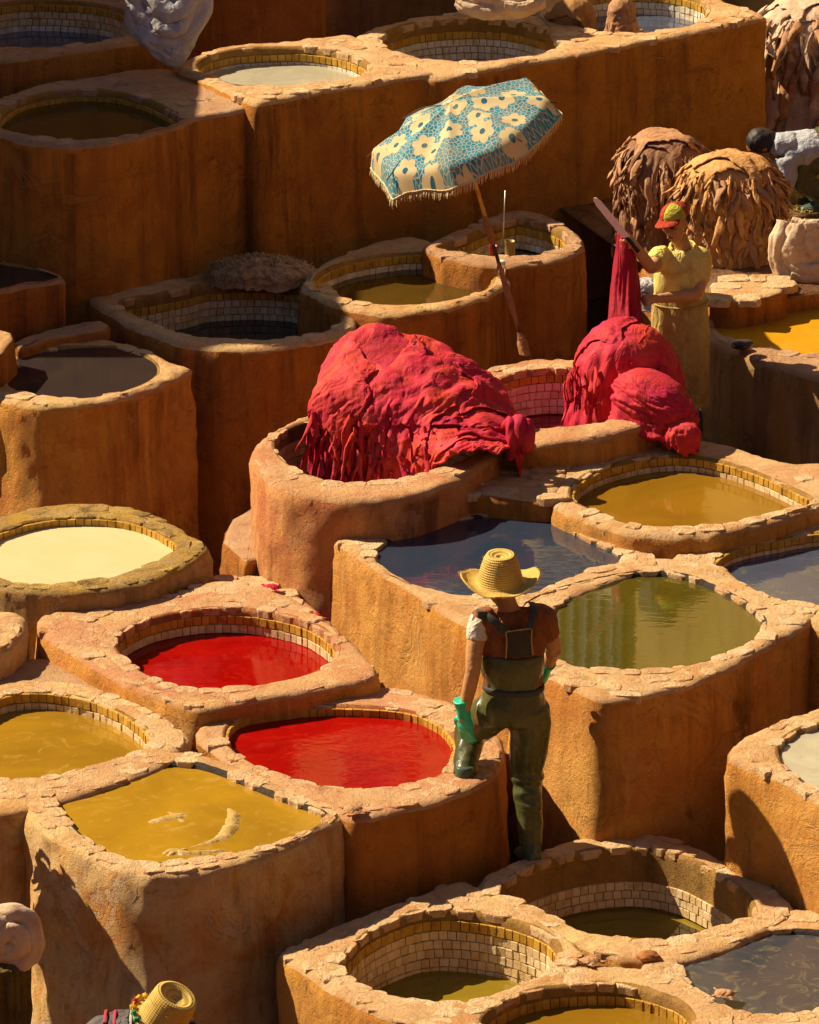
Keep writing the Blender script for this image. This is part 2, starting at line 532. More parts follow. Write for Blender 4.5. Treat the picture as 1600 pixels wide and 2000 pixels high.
            if placed == 0: break
    # wall tiles, course by course, on the far half of the basin
    if courses:
        zt = z - band; nt = 0
        for ci, (mt, hgt) in enumerate(courses):
            if zt - hgt * .3 < zw: break
            a = -math.pi + (0.5 if ci % 2 else 0) * tile / .6 + rg.uniform(0, .05)
            while a < math.pi and nt < 290:
                rr_ = rat(a, rh); w = tile * rg.uniform(.9, 1.1); da = w / rr_
                e = .03
                pa = np.array((rat(a + e, rh) * math.cos(a + e), rat(a + e, rh) * math.sin(a + e)))
                pb = np.array((rat(a - e, rh) * math.cos(a - e), rat(a - e, rh) * math.sin(a - e)))
                tv = pa - pb; ln = np.linalg.norm(tv); tv /= ln
                da = w / (ln / (2 * e))
                am = a + da * .5; a += da
                nin_ = np.array((-tv[1], tv[0]))        # towards the centre
                if -nin_[1] < arc: continue
                r = rat(am, rh)
                tgt = math.atan2(tv[1], tv[0])
                X = Vector((-tv[0], -tv[1], 0)); Yv = Vector((-nin_[0], -nin_[1], 0)); Z = Vector((0, 0, 1))
                rot = Matrix((X, Yv, Z)).transposed().to_4x4()
                c = Vector((cx[0] + r * math.cos(am), cx[1] + r * math.sin(am), zt - hgt * .5)) + Yv * .006
                M = Matrix.Translation(c) @ rot @ Euler((rg.gauss(0, .03), rg.gauss(0, .02), rg.gauss(0, .03))).to_matrix().to_4x4() \
                    @ Matrix.Diagonal((w * .93, .017 + rg.uniform(-.003, .003), hgt * .93 * rg.uniform(.95, 1.03), 1))
                inst('tile', tile_mesh(mt), M, root); nt += 1
            zt -= hgt
    VATS[key] = dict(c=cx, z=z, zw=zw, rh=rh, ro=ro, th=th, root=root)
    return root
# ------------------------------------------------------------------ the setting: ground
def ground_z(x, y):
    low = np.interp(y, [0, 29.5, 32.6, 36, 38, 60], [.02, .02, .42, .55, 1.3, 1.4])
    high = np.interp(y, [0, 29.5, 32.6, 34.5, 36, 60], [.05, .05, 1.05, 1.30, 1.36, 1.4])
    k = np.clip((x - .55) / .5, 0, 1)
    return low * (1 - k) + high * k
gx = np.concatenate((np.linspace(-120, -6, 20), np.linspace(-5, 6, 90), np.linspace(7, 120, 20)))
gy = np.concatenate((np.linspace(-40, 22, 14), np.linspace(23, 47, 190), np.linspace(48, 260, 26)))
GX, GY = np.meshgrid(gx, gy)
gp = np.stack((GX, GY, ground_z(GX, GY)), -1)
gp[..., 2] += fbm(np.stack((GX * 3, GY * 3, GX * 0), -1), 3, 5) * .03 + fbm(np.stack((GX * 9, GY * 9, GX * 0), -1), 2, 6) * .012
G = NT('wet_ground')
_p = G.pos()
_n = G.noise(_p, 3, 6, .65, .6); _m = G.noise(_p, 22, 5, .65)
_gc = G.mix(G.ramp(_n, .35, .65), (.12, .055, .022), (.22, .11, .045))
_gc = G.mix(G.math('MULTIPLY', G.ramp(G.noise(_p, 1.7, 4, .6, 1.0), .5, .68), .5), _gc, (.16, .025, .03))
MAT_GROUND = G.fin(_gc, G.ramp(_n, .3, .8), G.bump(_m, .8, .03), .35)
gr = mesh('ground', gp.reshape(-1, 3), gridfaces(len(gx), len(gy)), MAT_GROUND)
gr['kind'] = 'structure'

# ------------------------------------------------------------------ dyes
LQ = {
 'red':    mat_liquid('liquid_red', (.25, .0015, .0015), (.32, .004, .002), .05, (.42, .02, .006), .35, 2.2, .10, 1, 1.33, .28),
 'yellow': mat_liquid('liquid_yellow', (.40, .215, .012), (.25, .13, .010), .08, (.52, .33, .08), .35, 1.1, .08, 2),
 'amber':  mat_liquid('liquid_amber', (.25, .125, .008), (.19, .09, .006), .06, None, 0, 1.5, .08, 3),
 'ochre':  mat_liquid('liquid_bright_ochre', (.62, .30, .010), (.56, .26, .010), .10, (.66, .40, .06), .4, 2.0, .10, 4),
 'cream':  mat_liquid('liquid_cream', (.66, .56, .31), (.62, .52, .26), .22, (.72, .52, .20), .25, 2.5, .05, 5),
 'indigo': mat_liquid('liquid_indigo', (.020, .036, .062), (.032, .036, .058), .05, (.07, .03, .06), .25, 2.0, .10, 6, 1.6),
 'olive':  mat_liquid('liquid_olive', (.085, .066, .005), (.070, .055, .005), .03, None, 0, 1.5, .03, 7, 1.85),
 'slate':  mat_liquid('liquid_slate', (.06, .075, .11), (.05, .06, .095), .06, (.18, .16, .10), .4, 2.5, .08, 8, 1.6),
 'murk':   mat_liquid('liquid_murky_brown', (.085, .045, .006), (.06, .034, .006), .05, None, 0, 2.0, .08, 9),
 'black':  mat_liquid('liquid_black', (.030, .022, .022), (.04, .028, .022), .05, None, 0, 2.0, .07, 10),
 'milk':   mat_liquid('liquid_milky_grey', (.46, .42, .30), (.38, .34, .24), .10, (.30, .26, .18), .5, 3.0, .06, 11),
 'wine':   mat_liquid('liquid_wine', (.13, .004, .022), (.18, .006, .02), .05, None, 0, 2.0, .08, 12),
 'scum':   mat_liquid('liquid_scummed_grey', (.035, .042, .058), (.06, .055, .055), .10, (.26, .21, .09), .45, 2.2, .10, 13),
 'green':  mat_liquid('liquid_green_amber', (.20, .135, .012), (.26, .17, .012), .05, None, 0, 2.0, .07, 14),
}
W, C_, O_, P_ = TILE_W, TILE_C, TILE_O, TILE_P
# ------------------------------------------------------------------ far terrace of vats
vat('T1', 'shaded vat of olive brown liquid at the low end of the long back terrace',
    [(-5,232),(30,200),(75,185),(150,175),(225,178),(280,192),(320,210),(350,228),(345,240),(320,248),(250,262),(165,270),(75,265),(10,250)],
    [(-90,250),(-70,190),(0,190),(70,163),(180,148),(260,133),(325,130),(420,165),(510,204),(470,212),(385,229),(340,244),(285,262),(205,280),(130,283),(60,277),(0,264),(-50,262)],
    3.08, .08, 1.2, LQ['murk'], 'back', 'dusk', courses=[(O_, .05)], band=.05, stones=.55, rows=3, batter=.03, relief=.9)
vat('T2', 'vat of pale milky liquid below the grey cloth bundle on the back terrace',
    [(388,125),(400,112),(450,98),(525,92),(600,92),(665,102),(710,120),(720,135),(690,149),(625,159),(550,166),(480,166),(430,152),(395,137)],
    [(335,128),(360,112),(420,92),(500,82),(590,77),(680,62),(760,95),(860,146),(800,149),(700,166),(600,181),(520,197),(500,203),(420,165)],
    3.135, .125, 1.2, LQ['milk'], 'back', 'warm', courses=[(O_, .055), (C_, .055)], band=.05, stones=.8, rows=3, batter=.02)
vat('T3', 'nearly empty vat with pale tiled wall in the middle of the back terrace',
    [(747,76),(760,62),(800,48),(850,40),(925,36),(1000,41),(1060,56),(1095,70),(1098,84),(1060,101),(1000,112),(925,117),(850,115),(800,108),(760,93)],
    [(690,70),(720,55),(820,30),(930,18),(1040,28),(1110,45),(1190,92),(1120,106),(1040,118),(960,131),(885,151),(840,152),(800,147),(740,110)],
    3.125, .36, 1.2, LQ['milk'], 'back', 'warm', courses=[(O_, .055), (C_, .05), (C_, .05), (C_, .05), (C_, .05), (C_, .05)], band=.09, stones=.9, rows=3, batter=.02)
vat('T4', 'vat with hides slung over its edge at the high corner of the back terrace',
    [(1095,20),(1110,35),(1150,56),(1225,63),(1300,56),(1355,44),(1380,22),(1370,2),(1310,-14),(1220,-18),(1140,-8)],
    [(1040,20),(1060,-20),(1150,-35),(1300,-40),(1390,-12),(1425,3),(1503,30),(1400,52),(1250,82),(1120,106),(1080,70)],
    3.135, .17, 1.2, LQ['slate'], 'back', 'warm', courses=[(O_, .05), (C_, .05), (C_, .05), (C_, .05)], band=.03, stones=.9, rows=4, batter=.02)
vat('U1', 'deep shaded tiled vat behind the back terrace, with the grey cloth bundle on its rim',
    [(-60,60),(-30,88),(60,92),(140,86),(215,74),(262,58),(262,36),(215,12),(130,2),(30,2),(-40,20)],
    [(-120,60),(-110,105),(0,117),(70,110),(130,101),(200,91),(285,77),(340,60),(330,20),(280,-20),(100,-25),(-80,-10)],
    3.23, .22, 1.3, LQ['slate'], 'brown', 'dusk', courses=[(O_, .05), (W, .05), (W, .05), (C_, .05), (C_, .05), (C_, .05)], band=.03, stones=.5, rows=1.5, batter=.02)
# ------------------------------------------------------------------ middle rows
vat('L0', 'square shouldered vat of black liquid against the back terrace wall',
    [(-40,560),(-20,515),(20,518),(70,527),(112,541),(80,549),(30,556),(-10,566)],
    [(-90,590),(-60,505),(20,510),(75,520),(124,541),(60,556),(0,568),(-40,580)],
    2.32, .01, .3, LQ['black'], 'brown', 'dusk', stones=0, batter=.02)
vat('L1', 'round vat brimming with dark brown liquid under the low parapet',
    [(2,735),(30,705),(75,688),(150,678),(225,678),(280,695),(302,710),(302,730),(270,750),(210,769),(150,777),(75,770),(25,755)],
    [(-60,745),(-30,700),(30,680),(100,665),(200,660),(290,678),(330,700),(382,717),(350,735),(280,762),(225,781),(150,791),(75,791),(30,784),(0,772),(-35,765)],
    2.0, .012, .3, LQ['black'], 'ochre', 'warm', stones=.5, rows=1.5, batter=.03, relief=1.2)
vat('L2', 'half drained tiled vat built against the tall back wall',
    [(235,590),(290,624),(345,648),(390,655),(450,661),(525,662),(600,653),(645,638),(663,620),(655,595),(630,572),(585,554),(500,547),(400,552),(375,560),(300,575)],
    [(165,582),(265,640),(350,670),(425,679),(500,681),(575,673),(650,661),(692,642),(698,605),(670,575),(640,545),(585,528),(500,520),(385,535),(300,545),(215,565),(190,570)],
    2.06, .27, .3, LQ['black'], 'brown', 'warm', courses=[(O_, .05), (W, .05), (W, .05), (W, .05), (W, .05)], band=.08, stones=.6, rows=1.6, batter=.03)
vat('L3', 'brown liquid vat with one course of white tiles beside the parasol pole',
    [(614,560),(622,540),(650,523),(700,507),(800,493),(880,498),(940,512),(962,535),(950,560),(900,578),(830,590),(760,592),(690,585),(640,573)],
    [(585,560),(600,530),(640,505),(720,475),(800,458),(880,480),(950,495),(998,535),(997,552),(950,577),(880,598),(800,609),(740,611),(695,602),(640,590)],
    2.12, .115, .3, LQ['murk'], 'brown', 'warm', courses=[(O_, .055), (C_, .05), (C_, .04)], band=.02, stones=.4, rows=1.4, batter=.03)
vat('L4', 'drained vat with rounded outer wall behind the parasol pole',
    [(850,482),(905,465),(960,440),(1012,424),(1065,437),(1098,452),(1112,470),(1100,484),(1050,495),(1000,499),(950,497),(890,492)],
    [(820,480),(870,455),(960,420),(1015,407),(1062,415),(1110,438),(1140,465),(1145,482),(1110,501),(1050,512),(997,519),(940,515),(860,500)],
    2.20, .22, .3, LQ['black'], 'brown', 'dusk', courses=[(O_, .055), (W, .05), (C_, .05), (C_, .05)], band=.06, stones=.6, rows=1.4, batter=.02, hole_smooth=False)
vat('N', 'bright ochre vat with two dark pebbles on its edge',
    [(1393,625),(1405,604),(1450,585),(1525,576),(1600,573),(1690,580),(1760,605),(1770,640),(1700,672),(1600,687),(1550,685),(1475,673),(1425,658),(1400,641)],
    [(1380,655),(1376,625),(1390,595),(1440,575),(1530,562),(1680,560),(1800,590),(1830,650),(1800,760),(1700,760),(1600,736),(1500,709),(1430,680)],
    2.0, .055, 1.0, LQ['ochre'], 'grey', 'dusk', courses=[(O_, .05)], band=.02, stones=.25, rows=2, batter=.01)
vat('K', 'vat of wine red dye holding the crimson hide bundles',
    [(958,800),(965,760),(990,735),(1050,722),(1120,722),(1200,735),(1258,760),(1272,788),(1240,807),(1175,822),(1100,831),(1040,834),(985,822)],
    [(925,800),(935,740),(965,712),(1040,699),(1130,699),(1230,716),(1290,745),(1305,785),(1288,818),(1240,836),(1150,855),(1040,870),(965,862),(935,835)],
    1.98, .30, 1.0, LQ['wine'], 'ochre', 'red', IN_RED, courses=[(O_, .05), (P_, .055), (P_, .05), (C_, .05), (C_, .05)], band=.04, stones=.45, rows=1.6, batter=.02)
vat('H', 'tall rosy plastered vat with the great crimson hide heap hanging into it',
    [(540,868),(548,848),(575,832),(640,815),(760,800),(880,806),(945,830),(957,852),(945,872),(900,896),(850,917),(780,934),(700,941),(635,935),(580,913),(550,890)],
    [(493,893),(498,868),(522,845),(570,820),(640,795),(760,780),(890,785),(970,810),(995,845),(985,872),(940,908),(880,941),(800,966),(700,974),(600,966),(545,951),(508,925)],
    1.95, .62, .2, None, 'pink', 'red', courses=[(W, .05)] * 9, band=.10, stones=.75, rows=1.6, batter=.03, sharp=False, relief=1.3)
vat('V', 'low collared vat of amber liquid half crossed by shadow',
    [(1120,970),(1130,942),(1175,916),(1240,898),(1290,890),(1350,890),(1425,905),(1500,932),(1558,960),(1588,978),(1558,988),(1500,1003),(1400,1023),(1300,1026),(1225,1018),(1160,992)],
    [(1070,968),(1095,925),(1120,900),(1200,868),(1290,842),(1330,848),(1425,866),(1500,893),(1550,903),(1640,905),(1680,960),(1600,988),(1500,1020),(1400,1040),(1300,1044),(1215,1040),(1150,1018),(1080,985)],
    1.81, .10, 1.0, LQ['amber'], 'ochre', 'warm', courses=[(O_, .05), (W, .05), (W, .05)], band=.015, stones=.7, rows=2, batter=.08, relief=1.2)
# ------------------------------------------------------------------ the big middle block
vat('P', 'pool of dark indigo dye below the crimson heap',
    [(738,1080),(748,1062),(790,1042),(850,1022),(920,1008),(1000,1004),(1070,1014),(1110,1033),(1150,1055),(1200,1075),(1212,1090),(1200,1103),(1150,1115),(1080,1140),(1040,1158),(940,1160),(880,1156),(800,1135),(755,1110)],
    [(638,1042),(700,1000),(800,960),(1000,950),(1120,980),(1240,1050),(1300,1095),(1200,1135),(1100,1170),(1020,1280),(1000,1272),(905,1213),(860,1187),(750,1118)],
    1.700, .018, .3, LQ['indigo'], 'ochre', 'warm', IN_BLACK, stones=.85, rows=4, batter=.05, relief=1.3, stone_w=.17)
vat('O', 'pool of glossy olive liquid mirroring a dark grille beside the man in green waders',
    [(1022,1215),(1040,1172),(1100,1148),(1180,1130),(1225,1120),(1300,1118),(1370,1135),(1430,1163),(1475,1195),(1488,1215),(1480,1237),(1460,1255),(1400,1280),(1330,1298),(1240,1307),(1150,1300),(1085,1285),(1040,1255)],
    [(1000,1272),(1000,1180),(1080,1135),(1190,1095),(1300,1085),(1410,1100),(1480,1150),(1590,1190),(1600,1197),(1572,1220),(1525,1246),(1450,1290),(1350,1335),(1250,1360),(1165,1367),(1070,1313)],
    1.706, .028, .3, LQ['olive'], 'ochre', 'warm', IN_BLACK, stones=.95, rows=4, batter=.045, relief=1.0, stone_w=.15)
vat('G', 'slate coloured dye pool tucked under the amber vat collar',
    [(1400,1120),(1396,1098),(1440,1072),(1525,1054),(1600,1042),(1700,1040),(1790,1065),(1800,1120),(1740,1165),(1650,1180),(1600,1177),(1525,1168),(1465,1150),(1415,1135)],
    [(1300,1095),(1340,1060),(1500,1010),(1700,1000),(1850,1040),(1860,1130),(1800,1200),(1680,1235),(1600,1225),(1560,1200),(1480,1170),(1390,1150)],
    1.695, .075, .3, LQ['slate'], 'ochre', 'warm', courses=[(O_, .05), (W, .05)], band=.0, stones=.8, rows=2, batter=.05)
# ------------------------------------------------------------------ left side
vat('C', 'vat of cream coloured lime milk with a mossy sooty collar',
    [(-35,1085),(-20,1055),(0,1038),(75,1016),(150,1010),(225,1013),(280,1025),(325,1047),(345,1068),(300,1096),(225,1122),(150,1135),(75,1140),(0,1126)],
    [(-110,1085),(-80,1035),(0,1006),(75,986),(165,979),(240,985),(310,1005),(365,1032),(402,1057),(410,1072),(360,1106),(290,1136),(200,1152),(125,1156),(50,1152),(0,1146),(-70,1125)],
    1.52, .055, .2, LQ['cream'], 'grey', 'sooty', courses=[(O_, .045), (O_, .04)], band=.012, stones=.95, rows=2, batter=.06, relief=1.4)
vat('R1', 'raised diamond shaped vat of deep red dye below the cream vat',
    [(230,1252),(245,1232),(300,1206),(375,1191),(450,1187),(525,1195),(600,1215),(645,1245),(655,1270),(640,1295),(575,1321),(500,1336),(425,1342),(360,1340),(300,1320),(260,1295),(236,1270)],
    [(70,1205),(90,1193),(200,1180),(320,1160),(425,1128),(500,1140),(575,1165),(635,1205),(700,1260),(740,1310),(735,1323),(625,1346),(500,1366),(385,1387),(370,1383),(320,1364),(250,1337),(160,1285),(100,1250),(73,1222)],
    1.40, .155, .3, LQ['red'], 'ochre', 'red', IN_RED, courses=[(O_, .055), (W, .055)], band=.045, stones=1.0, rows=4, batter=.06, relief=1.5)
vat('Y', 'yellow ochre vat beside the raised red vat',
    [(-70,1450),(-45,1392),(0,1362),(60,1352),(120,1356),(190,1372),(250,1400),(286,1432),(285,1455),(225,1481),(150,1503),(90,1515),(0,1519),(-50,1495)],
    [(-150,1450),(-120,1370),(-20,1335),(60,1322),(150,1330),(240,1355),(330,1400),(380,1440),(330,1490),(230,1530),(130,1560),(60,1580),(0,1590),(-80,1585)],
    1.295, .10, .0, LQ['yellow'], 'pale', 'warm', courses=[(O_, .055), (W, .055)], band=.005, stones=.9, rows=2.5, batter=.04)
vat('D', 'wide vat of vivid red dye at the feet of the man in green waders',
    [(442,1436),(460,1407),(510,1391),(575,1383),(675,1380),(790,1388),(855,1412),(885,1445),(885,1472),(868,1500),(830,1521),(760,1535),(690,1538),(620,1531),(555,1514),(500,1490),(460,1464)],
    [(378,1436),(392,1400),(460,1375),(560,1350),(680,1335),(780,1340),(880,1365),(945,1400),(978,1432),(988,1470),(975,1503),(940,1532),(850,1566),(760,1586),(690,1603),(600,1560),(520,1520),(430,1478)],
    1.305, .055, .0, LQ['red'], 'brown', 'red', IN_RED, courses=[(O_, .05)], band=.01, stones=.95, rows=2.5, batter=.04)
vat('B', 'full vat of yellow ochre liquid with pale hides soaking in it',
    [(107,1555),(117,1538),(160,1515),(225,1497),(300,1490),(370,1490),(425,1504),(500,1536),(575,1566),(633,1587),(620,1606),(575,1630),(500,1655),(425,1668),(350,1678),(290,1680),(225,1666),(175,1636),(133,1594)],
    [(44,1553),(56,1535),(105,1517),(210,1478),(300,1464),(370,1464),(440,1482),(520,1516),(600,1548),(684,1574),(676,1592),(600,1637),(525,1667),(425,1697),(350,1707),(290,1707),(225,1692),(150,1661),(90,1630),(52,1588)],
    1.296, .03, .0, LQ['yellow'], 'pale', 'warm', IN_BLACK, stones=.95, rows=2, batter=.05, relief=1.6)
vat('Fr', 'weathered vat corner squeezed below the cream vat collar',
    [(-150,1230),(-130,1205),(-80,1200),(-40,1205),(-30,1225),(-60,1245),(-120,1250)],
    [(-200,1230),(-160,1190),(-60,1186),(40,1195),(54,1206),(48,1230),(25,1258),(-10,1272),(-100,1280)],
    1.45, .05, .6, LQ['murk'], 'pale', 'warm', stones=.9, rows=3, batter=.02)
# ------------------------------------------------------------------ right front
vat('A1', 'deep tiled vat with shallow green liquid on the sunlit front block',
    [(672,1885),(685,1855),(725,1820),(800,1787),(865,1778),(945,1785),(1010,1800),(1070,1826),(1088,1852),(1085,1880),(1040,1911),(1012,1922),(965,1944),(900,1953),(840,1953),(800,1946),(745,1935),(697,1914)],
    [(537,1858),(620,1820),(700,1788),(800,1752),(908,1712),(945,1740),(1010,1765),(1100,1815),(1150,1860),(1120,1910),(1020,1940),(900,2000),(800,2003),(700,1962),(645,1930)],
    .88, .345, -.1, LQ['green'], 'ochre', 'warm', courses=[(O_, .06)] + [(W, .052)] * 6, tile=.052, band=.055, stones=.95, rows=4, batter=.02)
vat('A2', 'deep tiled vat under the boot of the man in green waders',
    [(975,1740),(1000,1715),(1070,1682),(1160,1661),(1250,1655),(1325,1669),(1390,1700),(1450,1741),(1470,1770),(1462,1792),(1400,1812),(1325,1828),(1250,1832),(1175,1825),(1125,1810),(1080,1785),(1020,1760)],
    [(925,1728),(945,1705),(1055,1660),(1125,1635),(1225,1624),(1300,1630),(1375,1655),(1450,1695),(1515,1730),(1557,1770),(1540,1800),(1420,1850),(1330,1880),(1200,1870),(1100,1830),(1000,1780)],
    .884, .36, -.1, LQ['green'], 'ochre', 'warm', courses=[(W, .05)] * 5, tile=.052, band=.20, stones=.95, rows=4, batter=.02)
vat('A3', 'brimming vat of scummed grey liquid on the front block',
    [(1335,1887),(1340,1866),(1400,1836),(1475,1820),(1550,1817),(1620,1824),(1680,1850),(1695,1900),(1650,1950),(1550,1976),(1475,1978),(1425,1965),(1375,1940),(1345,1911)],
    [(1240,1900),(1270,1850),(1400,1800),(1540,1772),(1620,1775),(1740,1810),(1780,1900),(1720,2000),(1560,2060),(1430,2010),(1330,1960)],
    .876, .025, -.1, LQ['scum'], 'ochre', 'warm', IN_BLACK, stones=.95, rows=4, batter=.02)
vat('A4', 'partly hidden vat of amber liquid at the near edge of the front block',
    [(945,1990),(975,1962),(1025,1940),(1100,1926),(1200,1923),(1275,1938),(1330,1960),(1352,1995),(1330,2040),(1260,2080),(1150,2095),(1040,2080),(960,2040)],
    [(790,2003),(900,1955),(1010,1920),(1130,1880),(1260,1885),(1380,1930),(1450,2000),(1480,2100),(1250,2190),(1100,2170),(900,2060)],
    .880, .115, -.1, LQ['amber'], 'ochre', 'warm', courses=[(O_, .06), (W, .05)], band=.06, stones=.9, rows=4, batter=.02)
vat('RR', 'tall plastered vat of milky liquid standing behind the front block',
    [(1526,1472),(1526,1455),(1550,1431),(1600,1415),(1670,1412),(1730,1440),(1740,1490),(1690,1540),(1610,1543),(1565,1521),(1537,1496)],
    [(1420,1478),(1424,1457),(1450,1437),(1500,1414),(1545,1398),(1620,1372),(1750,1380),(1840,1440),(1830,1540),(1720,1600),(1630,1580),(1570,1547),(1525,1522),(1475,1502),(1432,1485)],
    1.52, .03, -.1, LQ['milk'], 'ochre', 'warm', stones=.75, rows=2, batter=.03)
# ------------------------------------------------------------------ free standing masonry
def block(name, label, cat, poly, z, base, wall='brown', top='dusk', px=True, relief=.8, batter=.02, kind=None, step=.05, stones=0, group=None):
    """plastered block: footprint polygon (photo pixels at height z, or metres) carried down to base"""
    P3 = np.array([Pz(*p, z)[:2] for p in poly]) if px else np.array(poly, float)
    area = .5 * np.sum(P3[:, 0] * np.roll(P3[:, 1], -1) - np.roll(P3[:, 0], -1) * P3[:, 1])
    if area < 0: P3 = P3[::-1]
    pts = []
    n = len(P3)
    for i in range(n):
        a, b = P3[i], P3[(i + 1) % n]
        m = max(2, int(np.linalg.norm(b - a) / step))
        for t in np.linspace(0, 1, m, endpoint=False): pts.append(a * (1 - t) + b * t)
    pts = np.array(pts); N = len(pts); c = pts.mean(0)
    d = np.roll(pts, -2, 0) - np.roll(pts, 2, 0); nr = np.stack((d[:, 1], -d[:, 0]), 1); nr /= np.linalg.norm(nr, axis=1)[:, None] + 1e-9
    rows = [(pts - nr * .035, z, 1), (pts - nr * .012, z - .01, 1), (pts, z - .03, 2)]
    hw = z - base
    for s in np.linspace(0, 1, max(3, int(hw / step)))[1:]: rows.append((pts + nr * batter * s * hw, z - .03 - s * (hw - .03), 2))
    inner = []
    for s in np.linspace(0, 1, 8)[:-1]: inner.append((c + (pts - nr * .035 - c) * s, z, 1))
    rows = inner + rows
    V = np.zeros((len(rows), N, 3)); k = []
    for j, (p, zz, kk) in enumerate(rows): V[j, :, :2] = p; V[j, :, 2] = zz; k.append(kk)
    k = np.array(k)
    lump = fbm(V * 2.6, 3, 3) * .030 + fbm(V * 11, 3, 9) * .012
    tz = fbm(V * np.array((7, 7, 1)), 3, 31) * .014
    N3 = np.concatenate((nr, np.zeros((N, 1))), 1)
    V += (lump * np.where(k == 2, relief, .3)[:, None])[..., None] * N3[None] * np.where(np.arange(len(k)) < 7, 0, 1)[:, None, None]
    V[..., 2] += tz * (k == 1)[:, None]
    fs = [f[::-1] for f in gridfaces(N, len(rows), True)]
    fk = np.repeat(np.where(k[1:] == 2, 2, 1), N) - 1
    L = (c[0], c[1], base)
    root = empty(name, L, label, cat, group) if not kind else None
    o = mesh('wall' if root else name, V.reshape(-1, 3), fs, [TOP[top], AD[wall]], root, True, fk)
    if kind: o['kind'] = kind
    ba_ = o.data.attributes.new('below', 'FLOAT', 'POINT'); ba_.data.foreach_set('value', np.clip(z - V[..., 2].ravel(), 0, 9) * np.repeat(k == 2, N))
    if stones and root:
        rg = random.Random(int(abs(c[0] * 1000)))
        x0, y0 = P3.min(0); x1, y1 = P3.max(0)
        def inside(q):
            r = False
            for i in range(n):
                a, b = P3[i], P3[(i + 1) % n]
                if (a[1] > q[1]) != (b[1] > q[1]) and q[0] < (b[0] - a[0]) * (q[1] - a[1]) / (b[1] - a[1]) + a[0]: r = not r
            return r
        y = y0
        while y < y1:
            d_ = rg.uniform(.11, .17); x = x0 - rg.uniform(0, .1)
            while x < x1:
                w = rg.uniform(.11, .24)
                if inside((x + w / 2, y + d_ / 2)) and rg.random() < stones:
                    M = Matrix.Translation((x + w / 2, y + d_ / 2, z + rg.uniform(-.005, .008) - .018)) @ Euler((rg.gauss(0, .02), rg.gauss(0, .02), rg.gauss(0, .12))).to_matrix().to_4x4() @ Matrix.Diagonal((w, d_, .05, 1))
                    inst('paving_stone', stone_mesh(rg.randrange(12), ST[top]), M, root)
                x += w
            y += d_
    return root or o

# upper pavement where the pale hide piles stand
up = block('upper_pavement', '', '', [(1.56, 36.5), (2.2, 35.8), (3.2, 36.3), (9, 36.3), (9, 48), (-12, 48), (-12, 40.2), (1.2, 39.6), (1.75, 38.3), (1.52, 37.4)], 2.06, 1.0, 'brown', 'dusk', px=False, kind='structure', step=.09, relief=.5)
up.data.materials[0] = MAT_GROUND
block('stone_kerb', 'low worn kerb between the pale hide piles and the ochre vat', 'kerb', [(1385,588),(1384,552),(1440,540),(1520,530),(1545,548),(1530,572),(1440,590)], 2.13, 1.2, 'brown', 'warm', stones=.7)
block('parapet_wall', 'low plastered parapet behind the brimming dark vat', 'wall', [(24,668),(90,640),(200,622),(214,634),(206,646),(110,658),(36,680)], 2.06, .4, 'brown', 'dusk')
block('wall_stub', 'short plastered pier at the left shoulder of the brimming dark vat', 'wall', [(-80,660),(-60,640),(-5,640),(24,648),(29,662),(5,690),(-60,700)], 2.22, .3, 'brown', 'warm')
block('stone_ledge', 'stone paved ledge between the rosy vat and the amber vat', 'ledge', [(930,890),(1010,878),(1128,896),(1078,978),(1010,974),(900,962)], 1.82, 1.0, 'brown', 'warm', stones=.8)
block('block_pier', 'shaded rounded pier beside the foot of the rosy vat', 'wall', [(432,1055),(450,1010),(495,985),(530,1000),(535,1080),(480,1100)], 1.40, .3, 'brown', 'dusk', relief=2.0, batter=.12)
block('rubble_ledge', 'rough broken ledge at the foot of the rosy vat', 'ledge', [(395,1160),(430,1120),(520,1128),(600,1170),(650,1215),(560,1200),(470,1180)], 1.33, .6, 'pink', 'red', relief=2.0, stones=.6)
block('lane_step', 'narrow dusty step between the yellow vat and the red vat block', 'ledge', [(-60,1310),(60,1285),(120,1285),(230,1345),(180,1372),(60,1350),(-60,1370)], 1.27, .4, 'pale', 'dusk', relief=1.5)
# ------------------------------------------------------------------ houses round the yard
WALLT = mat_adobe('house_plaster', (.72, .47, .13), (.80, .56, .20), (.40, .20, .05), (.55, .30, .07), .5, .4, 12.0, .6)
WALL_SHADED = mat_adobe('house_plaster_shaded', (.24, .13, .06), (.30, .17, .09), (.08, .04, .03), (.16, .08, .05), .5, .6, 14.0, .6)  # the deep shade behind the back terrace is painted into this plaster
WALLB = mat_adobe('house_plaster_umber', (.20, .095, .035), (.26, .13, .05), (.08, .035, .015), (.16, .07, .03), .5, .5, 16.0, .6)
WOOD = mat_simple('dark_wood', (.035, .022, .014), .7, .3, noise=.4)
LEDGE = mat_simple('painted_frame', (.66, .52, .30), .7, .3, noise=.2)
def boxm(c, s, rz=0, bev=0):
    """8-vertex box as (verts, faces), centre c, full sizes s, turned rz about z"""
    x, y, z = (q / 2 for q in s); co, si = math.cos(rz), math.sin(rz)
    vs = []
    for dz in (-z, z):
        for dx, dy in ((-x, -y), (x, -y), (x, y), (-x, y)):
            vs.append((c[0] + dx * co - dy * si, c[1] + dx * si + dy * co, c[2] + dz))
    return vs, [(3, 2, 1, 0), (4, 5, 6, 7), (0, 1, 5, 4), (1, 2, 6, 5), (2, 3, 7, 6), (3, 0, 4, 7)]
